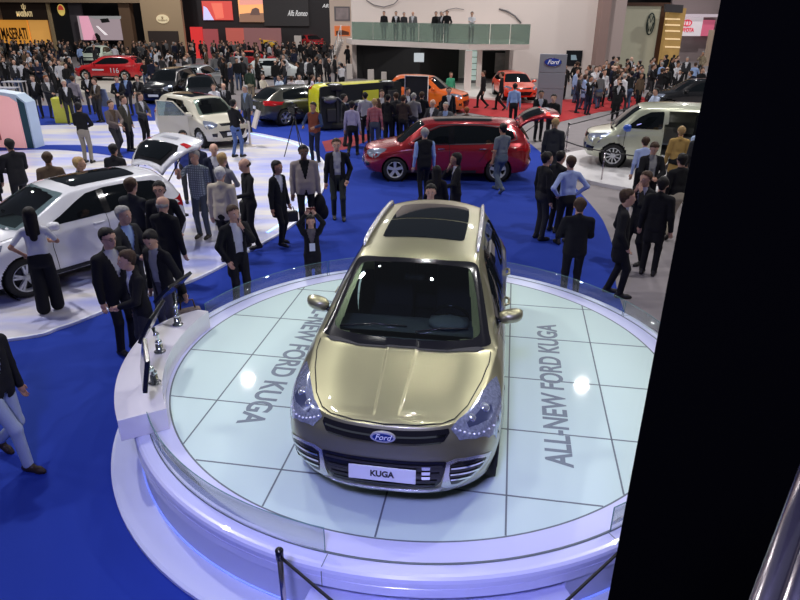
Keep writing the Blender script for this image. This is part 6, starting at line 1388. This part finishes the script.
# -- around the red people carrier
person('man in black vest and light blue shirt walking beside the red people carrier', 425, 127, -165, head=True, z0=.012, skin='light', hairc='grey', top='vest', topc=BK, shirtc=LB, botc=BK, arms=('down', 'down'), walk=.45, h=1.80, bulk=1.1, vox=.016)
person('woman in black coat facing left beside the red people carrier door', 457, 153, -80, head=True, z0=.012, skin='tan', hairc='black', hair='bob', top='coat', topc=BK, botc=BK, arms=('chin', 'front'), fem=True, h=1.70, vox=.016)
person('woman in dark coat turned away just beyond the gold car roof', 437, 166, 175, head=True, z0=.012, skin='tan', hairc='black', hair='long', top='coat', topc=BK, botc=BK, fem=True, h=1.62, vox=.016)
person('man in black jacket and white collar whose face shows above the gold car roof', 431, 184, -5, head=True, z0=.012, skin='light', hairc='black', top='jacket', topc=BK, shirtc=WH, botc=BK, h=1.74, vox=.014)
person('man in grey T-shirt and jeans striding past the red people carrier', 499, 192, -150, z0=.012, skin='tan', hairc='black', top='tshirt', topc=(.15, .17, .20), botc=(.10, .13, .17), arms=('front', 'down'), walk=1.0, h=1.82, sleeves=False, shoec=(.10, .12, .15), vox=.016)
person('man in light blue shirt behind the raised red tailgate', 512, 128, 170, z0=0, skin='light', hairc='black', top='shirt', topc=LB, botc=BK, h=1.78, walk=.4, vox=.02)
person('man in dark suit and white shirt beyond the raised red tailgate', 537, 141, 5, z0=0, skin='tan', hairc='black', top='jacket', topc=BK, shirtc=(.5, .52, .6), botc=BK, arms=('front', 'front'), h=1.80, vox=.02)
person('man in black shirt beyond the end of the raised red tailgate', 549, 147, -15, z0=0, skin='light', hairc='black', top='shirt', topc=BK, botc=BK, arms=('front', 'front'), h=1.80, vox=.02)
person('fair-haired man in dark grey coat right of the raised red tailgate', 556, 118, 160, head=True, z0=0, skin='light', hairc='blond', top='coat', topc=(.03, .032, .036), botc=BK, h=1.84, bulk=1.1, vox=.016)
person('man in black sweater standing at the right end of the blue carpet', 547, 152, 110, head=True, z0=.012, skin='light', hairc='black', top='sweater', topc=BK, botc=(.03, .03, .035), arms=('down', 'down'), h=1.82, vox=.014)
person('man in light blue shirt with hands on hips facing away', 572, 156, 195, head=True, z0=.012, skin='light', hairc='brown', top='shirt', topc=(.36, .44, .72), botc=BK, arms=('hip', 'hip'), h=1.80, vox=.014)
person('dark-haired person in black partly behind the light blue shirt man', 561, 151, 120, head=True, z0=.012, skin='light', hairc='black', top='jacket', topc=BK, botc=BK, arms=('front', 'front'), h=1.74, vox=.016)
person('man in black suit seen from behind beyond the podium glass', 581, 198, 178, head=True, z0=.012, skin='light', hairc='brown', top='jacket', topc=BK, shirtc=WH, botc=BK, arms=('front', 'front'), h=1.74, bulk=1.15, vox=.014)
person('short-haired man in black overcoat facing right near the pillar', 629, 188, 80, head=True, z0=0, skin='light', hairc='brown', top='coat', topc=BK, botc=BK, arms=('pocket', 'pocket'), h=1.84, walk=.35, lean=-.03, vox=.014)
ph2 = person('man in black coat holding a hand to his mouth near the pillar', 648, 170, -60, head=True, z0=0, skin='light', hairc='brown', top='coat', topc=BK, shirtc=WH, botc=BK, arms=('chin', 'chin'), h=1.80, walk=.4, vox=.014)
person('man with white collar in black coat turned away, nearest the pillar of the pair', 664, 177, 150, head=True, z0=0, skin='light', hairc='black', top='coat', topc=BK, shirtc=WH, botc=BK, h=1.80, vox=.016)
person('man in black jacket looking down at his hands before the champagne van', 655, 142, 0, head=True, z0=0, skin='light', hairc='brown', top='opencoat', topc=BK, shirtc=(.3, .3, .3), botc=BK, arms=('front', 'front'), nod=.45, h=1.80, bulk=1.1, vox=.016)
person('man in black top and beige trousers walking beside the pillar', 684, 152, -170, head=True, z0=0, skin='light', hairc='black', top='sweater', topc=BK, botc=(.42, .37, .29), walk=.6, h=1.82, vox=.016)
person('man in light blue shirt leaning into the open van door', 648, 137, 175, head=True, z0=0, skin='light', hairc='brown', top='shirt', topc=(.36, .44, .70), botc=BK, lean=.2, h=1.7, vox=.016)
person('blond person in mustard tan coat standing at the open van door', 670, 196, 165, z0=.1, skin='light', hairc='blond', top='coat', topc=(.42, .27, .09), botc=BK, h=1.74, vox=.016)
person('man in dark grey suit facing the open van door beside the tan coat', 690, 200, 170, z0=.1, skin='light', hairc='black', top='jacket', topc=DG, botc=DG, h=1.76, bulk=1.1, vox=.016)
person('man in pale blue shirt half hidden by the pillar at the van', 703, 123, 190, head=True, z0=.1, skin='light', hairc='brown', top='shirt', topc=(.40, .52, .75), botc=DG, h=1.76)
person('man in pale shirt standing beyond the van roof', 657, 88, -70, head=True, z0=0, skin='light', hairc='black', top='shirt', topc=(.45, .52, .68), botc=DG, arms=('front', 'front'), h=1.76, vox=.02)
cph = person('person in dark coat raising a camera left of the van roof', 614, 121, -10, z0=0, skin='light', hairc='brown', top='coat', topc=BK, botc=BK, arms=('phone', 'phone'), h=1.78, vox=.02)
for lab, u, v, f, w_ in (('man in black striding left on the red carpet before the dark recess', 482, 108, -80, .9), ('man in black striding on the red carpet left of the orange red coupe', 500, 110, -100, .9)):
    person(lab, u, v, f, z0=.013, topc=BK, botc=BK, walk=w_, top='sweater', skin='light', hairc='brown', h=1.80, vox=.022)
def checked(col, c2, sc_):
    m = cmat(col); m = m.copy(); m.name = 'checked_cloth'; nt = m.node_tree; b = nt.nodes['Principled BSDF']; tc = nt.nodes.new('ShaderNodeTexCoord'); mx = nt.nodes.new('ShaderNodeMix'); mx.data_type = 'RGBA'
    outs = []
    for ax in ('X', 'Z'):
        wv = nt.nodes.new('ShaderNodeTexWave'); wv.bands_direction = ax; wv.inputs['Scale'].default_value = sc_; nt.links.new(tc.outputs['Object'], wv.inputs['Vector']); outs.append(wv)
    mu = nt.nodes.new('ShaderNodeMath'); mu.operation = 'MULTIPLY'; nt.links.new(outs[0].outputs['Fac'], mu.inputs[0]); nt.links.new(outs[1].outputs['Fac'], mu.inputs[1])
    nt.links.new(mu.outputs[0], mx.inputs['Factor']); mx.inputs['A'].default_value = (*col, 1); mx.inputs['B'].default_value = (*c2, 1); nt.links.new(mx.outputs['Result'], b.inputs['Base Color']); return m
for o in list(COL.objects):
    if o.get('label', '').startswith(('man in checked grey', 'man in red checked')):
        for ch in o.children:
            if ch.name.startswith('shirt'): ch.data.materials[0] = checked((.17, .21, .24), (.55, .62, .64), 7) if 'grey' in o['label'] else checked((.30, .05, .07), (.60, .35, .36), 7)
# things they carry
def held(name, label, cat, mb, m, p, rz=0):
    o = mb.build(name, m, None, (p.x, p.y, p.z), rz); return tag(o, label, cat)
p = hand_pos(bagm, 1); t = tag(empty('handbag', (p.x, p.y, p.z-.46), D(30)), 'brown patterned bag hanging from the hand of the man in grey T-shirt', 'bag')
b = MB(); b.box((0, 0, .16), (.34, .13, .30), bev=.04); b.build('bag_body', mat('patterned_bag', (.16, .12, .10), .7, noise=.8, nscale=25), t); b = MB(); b.tube([(-.1, 0, .30), (-.08, 0, .43), (.08, 0, .43), (.1, 0, .30)], .012, 6); b.build('bag_handle', mat('bag_handle_brown', (.08, .05, .03), .6), t)
p = hand_pos(phm, 1); held('mobile_phone', 'black mobile phone at the ear of the man in white shirt', 'phone', MB().box((0, 0, 0), (.012, .06, .12), bev=.004), BLK, p, D(40))
p = (hand_pos(wph, 0)+hand_pos(wph, 1))/2; held('mobile_phone', 'phone held up by the woman behind the podium', 'phone', MB().box((0, 0, .03), (.14, .015, .075), bev=.004), mat('dark_red_phone', (.12, .02, .02), .3), p, D(12))
p = hand_pos(ppm, 1); held('paper', 'white leaflet in the hand of the bald man in black', 'paper', MB().box((0, 0, 0), (.20, .004, .28), mtx=Matrix.Rotation(D(35), 4, 'X')), wm, p, D(-40))
p = hand_pos(ppm, 0); t = tag(empty('shoulder_bag', (p.x+.05, p.y, p.z-.05), 0), 'black shoulder bag of the bald man in black shirt', 'bag'); MB().box((0, 0, .08), (.16, .34, .26), bev=.04).build('bag_body', CLAD, t)
p = hand_pos(hbw, 1); t = tag(empty('handbag', (p.x, p.y, p.z-.30), D(20)), 'black handbag of the woman in black coat', 'bag'); MB().box((0, 0, .10), (.32, .14, .22), bev=.04).build('bag_body', CLAD, t); MB().tube([(-.09, 0, .2), (-.07, 0, .29), (.07, 0, .29), (.09, 0, .2)], .01, 6).build('bag_handle', CLAD, t)
p = hand_pos(clm, 1); b = MB(); b.ellip((0, 0, -.18), (.13, .10, .24), 14, 10); b.ellip((.06, 0, -.32), (.12, .09, .18), 12, 8); held('folded_coat', 'black coat hanging from the hand of the man in beige blazer', 'coat', b, cmat(BK), p)
p = hand_pos(cph, 1); held('camera', 'small camera held up left of the van roof', 'camera', MB().box((0, -.03, .0), (.13, .07, .08), bev=.01), BLK, p)
p = at(297, 158, .012); t = tag(empty('video_camera', (p.x, p.y, .012), D(40)), 'black video camera on a tripod in front of the cameraman', 'camera')
b = MB(); b.box((0, .05, 1.50), (.16, .42, .22), bev=.02); b.tube([(0, -.15, 1.50), (0, -.42, 1.50)], [.06, .075], 12); b.box((0, -.05, 1.66), (.05, .25, .05)); b.build('camera_body', BLK, t); MB().tube([(0, .0, 1.40), (0, .35, 1.25)], .012, 6).build('pan_handle', BLK, t); MB().tube([(0, 0, 1.25), (0, 0, 1.42)], .05, 10).build('tripod_head', BLK, t)
for k in range(3): a_ = 2*PI*k/3+.4; MB().tube([(0, 0, 1.28), (.42*math.cos(a_), .42*math.sin(a_), .0)], .016, 8).build('leg', CLAD, t)

# ================================================================ the far crowd: simple copies of a dozen standing figures
def crowd_proto(kw):
    G = person_geo(vox=.034, fine=False, **kw); vs = []; fs = []; ms = []; n = 0
    for key, mi in (('body', 0), ('hair', 1), ('jacket', 2), ('shirt', 3), ('vest', 2), ('trousers', 4), ('skirt', 4)):
        if key in G:
            P, Q = G[key]; vs.append(P); fs.append(Q+n); n += len(P); ms += [mi]*len(Q)
    for P, Q in G['_shoes']: vs.append(P); fs.append(Q+n); n += len(P); ms += [5]*len(Q)
    me = np_mesh('visitor', np.concatenate(vs), np.concatenate(fs), [cmat(BK)]*6, G['_scale']); me.polygons.foreach_set('material_index', ms); me.update(); return me
PROT = [crowd_proto(k) for k in (dict(top='jacket'), dict(top='jacket', arms=('front', 'front')), dict(top='coat', arms=('pocket', 'pocket'), h=1.82), dict(top='shirt', arms=('front', 'down'), h=1.72), dict(top='coat', fem=True, hair='long', h=1.66),
        dict(top='sweater', walk=.7, h=1.78), dict(top='jacket', arms=('phone', 'phone'), h=1.76), dict(top='shirt', arms=('cross', 'cross')), dict(top='jacket', hair='balding', bulk=1.25), dict(top='coat', fem=True, hair='bob', walk=.4, h=1.66), dict(top='jacket', arms=('chin', 'pocket'), h=1.84))]
rnd = random.Random(11)
TOPS = [('black', BK, 16), ('charcoal', DG, 8), ('navy', NAVY, 3), ('brown', BR, 2), ('grey', GR, 3), ('white', WH, 1.3), ('beige', KH, .6), ('light blue', LB, .7), ('red', (.4, .03, .03), .4)]
placed = []; keepout = []
for o in list(COL.objects):
    if o.get('category') in ('car', 'van'):
        pts = [ch.matrix_world @ v.co for ch in o.children if ch.name.startswith('body') for v in ch.data.vertices[::7]] if False else None
bpy.context.view_layer.update()
for o in list(COL.objects):
    if o.parent is None and o.get('category') in ('car', 'van', 'person', 'plinth', 'staircase', 'totem', 'column', 'board', 'shelf', 'balcony', 'tower', 'post', 'panel', 'counter', 'info panel', 'table'):
        cs2 = []
        for ch in [o]+list(o.children):
            if ch.type == 'MESH' and ch.name.split('.')[0] not in ('deck', 'balustrade_pane'): cs2 += [ch.matrix_world @ Vector(c) for c in ch.bound_box]
        if cs2: keepout.append((min(c.x for c in cs2)-.3, max(c.x for c in cs2)+.3, min(c.y for c in cs2)-.3, max(c.y for c in cs2)+.3))
keepout.append((-40, -3, YC-.6, YC+.8)); keepout.append((-8, 20, YW-.5, YW+1))
def crowd(n, u0, u1, y0, y1, where_txt, group, z=0., bias=None, vmax=None, spacing=.62):
    k = 0; tries = 0
    while k < n and tries < n*60:
        tries += 1; Y = y0+(y1-y0)*rnd.random(); u = u0+(u1-u0)*rnd.random(); v = 300
        for _ in range(2):
            x = aty(u, 60, Y).x
        p = Vector((x, Y))
        if any((p-q).length < spacing for q in placed): continue
        if any(a < p.x < b_ and c_ < p.y < d_ for a, b_, c_, d_ in keepout): continue
        placed.append(p); me = rnd.choice(PROT); o = bpy.data.objects.new('person', me); COL.objects.link(o); o.location = (p.x, p.y, z); f = rnd.uniform(0, 2*PI); o.rotation_euler = (0, 0, f); s = rnd.uniform(.95, 1.05); o.scale = (s, s, s)
        cn, cc, _w = rnd.choices(TOPS, [t[2] for t in TOPS])[0]; hc = rnd.choice(['black', 'black', 'brown', 'brown', 'grey', 'brown']); bc = rnd.choice([BK, BK, DG, NAVY, JEAN])
        for i, m in enumerate((cmat(SKINS[rnd.choice(['light', 'tan', 'light', 'pale'])], 'skin'), hmat(hc), cmat(cc), cmat(WH if rnd.random() < .5 else cc) if not me == PROT[3] else cmat(cc), cmat(bc), cmat(BK, 'leather'))):
            o.material_slots[i].link = 'OBJECT'; o.material_slots[i].material = m
        tag(o, cn+' clothed visitor '+where_txt, 'person', cn+' clothed '+group); k += 1
crowd(26, -6, 76, 44, 57, 'in the packed crowd before the amber lit booth', 'visitors before the amber booth')
crowd(34, -4, 74, 29.5, 44, 'standing between the amber booth crowd and the pink wall', 'visitors behind the pink wall')
crowd(12, 76, 140, 47, 57, 'in the crowd below the road screen', 'visitors below the road screen')
crowd(22, 138, 236, 44, 57, 'in the crowd before the tan booth wall and red panels', 'visitors before the tan wall')
crowd(26, 122, 240, 31, 44, 'around the black car and silver hatchback', 'visitors around the silver hatchback')
crowd(26, 236, 350, 44, 57, 'in the crowd under the script sign', 'visitors under the script sign')
crowd(28, 236, 345, 31, 44, 'around the low white car on the far stand', 'visitors around the low white car')
crowd(6, 356, 465, 35, 39, 'in the dark recess below the balcony', 'visitors under the balcony')
crowd(28, 563, 645, 24.5, 33, 'in the crowd right of the grey totem', 'visitors right of the totem')
crowd(20, 600, 672, 27, 39, 'in the crowd before the greenish glass booth', 'visitors before the glass booth')
crowd(16, 662, 716, 26, 44, 'at the far right beside the black pillar edge', 'visitors at the far right', spacing=.7)
for i, (u, v, tc_, lab) in enumerate(((384, 12, BK, 'leftmost balcony guest'), (396, 14, BK, 'second balcony guest from the left'), (404, 14, DG, 'third balcony guest from the left'), (413, 15, GR, 'fourth balcony guest from the left'), (436, 17, BK, 'left guest of the middle balcony trio'), (441, 16, DG, 'middle guest of the balcony trio'), (447, 16, BK, 'right guest of the balcony trio'), (472, 15, GR, 'lone guest at the right end of the balcony'))):
    q = at(u, v+1, 2.62+1.74) if False else aty(u, v, c1.y+(1.1 if u > 460 else 1.2+(469-u)*.055)); o = bpy.data.objects.new('person', PROT[(0, 1, 3, 8, 0, 6, 2, 7)[i]]); COL.objects.link(o); o.location = (q.x, q.y, 2.62); o.rotation_euler = (0, 0, PI+D(20*((i % 3)-1)))
    for j, m in enumerate((cmat(SKINS['light'], 'skin'), cmat(HAIRS[('brown', 'black', 'grey')[i % 3]], 'hair'), cmat(tc_), cmat(WH if i % 2 else tc_), cmat(BK), cmat(BK, 'leather'))): o.material_slots[j].link = 'OBJECT'; o.material_slots[j].material = m
    tag(o, lab+', behind the green glass', 'person')

# the rows farthest back, too many and too small to tell apart
vs = []; fs = []; n = 0; mi = []
low = [person_geo(vox=.06, fine=False, **k) for k in (dict(top='jacket'), dict(top='coat', arms=('front', 'front')), dict(top='shirt', walk=.5))]
for k in range(260):
    Y = rnd.uniform(50, 60); u = rnd.choice([rnd.uniform(-5, 130), rnd.uniform(135, 240), rnd.uniform(236, 350)]); x = aty(u, 60, Y).x
    if any((Vector((x, Y))-q).length < .5 for q in placed) or any(a < x < b_ and c_ < Y < d_ for a, b_, c_, d_ in keepout): continue
    placed.append(Vector((x, Y))); G = rnd.choice(low); a_ = rnd.uniform(0, 2*PI); ca, sa = math.cos(a_), math.sin(a_); s_ = rnd.uniform(.95, 1.05); shade = rnd.choice([2, 2, 2, 3, 4])
    for key, m in (('body', 0), ('hair', 1), ('jacket', shade), ('shirt', shade), ('trousers', 2)):
        if key in G:
            P, Q = G[key]; P2 = np.stack([(P[:, 0]*ca-P[:, 1]*sa)*s_+x, (P[:, 0]*sa+P[:, 1]*ca)*s_+Y, P[:, 2]*s_], 1); vs.append(P2); fs.append(Q+n); n += len(P); mi += [m]*len(Q)
me = np_mesh('crowd', np.concatenate(vs), np.concatenate(fs), [cmat(SKINS['light'], 'skin'), cmat(HAIRS['brown'], 'hair'), cmat(BK), cmat(DG), cmat(GR)]); me.polygons.foreach_set('material_index', mi); me.update()
tag(link('crowd', me), 'farthest dark rows of the packed crowd along the back booths', 'crowd', kind='stuff')
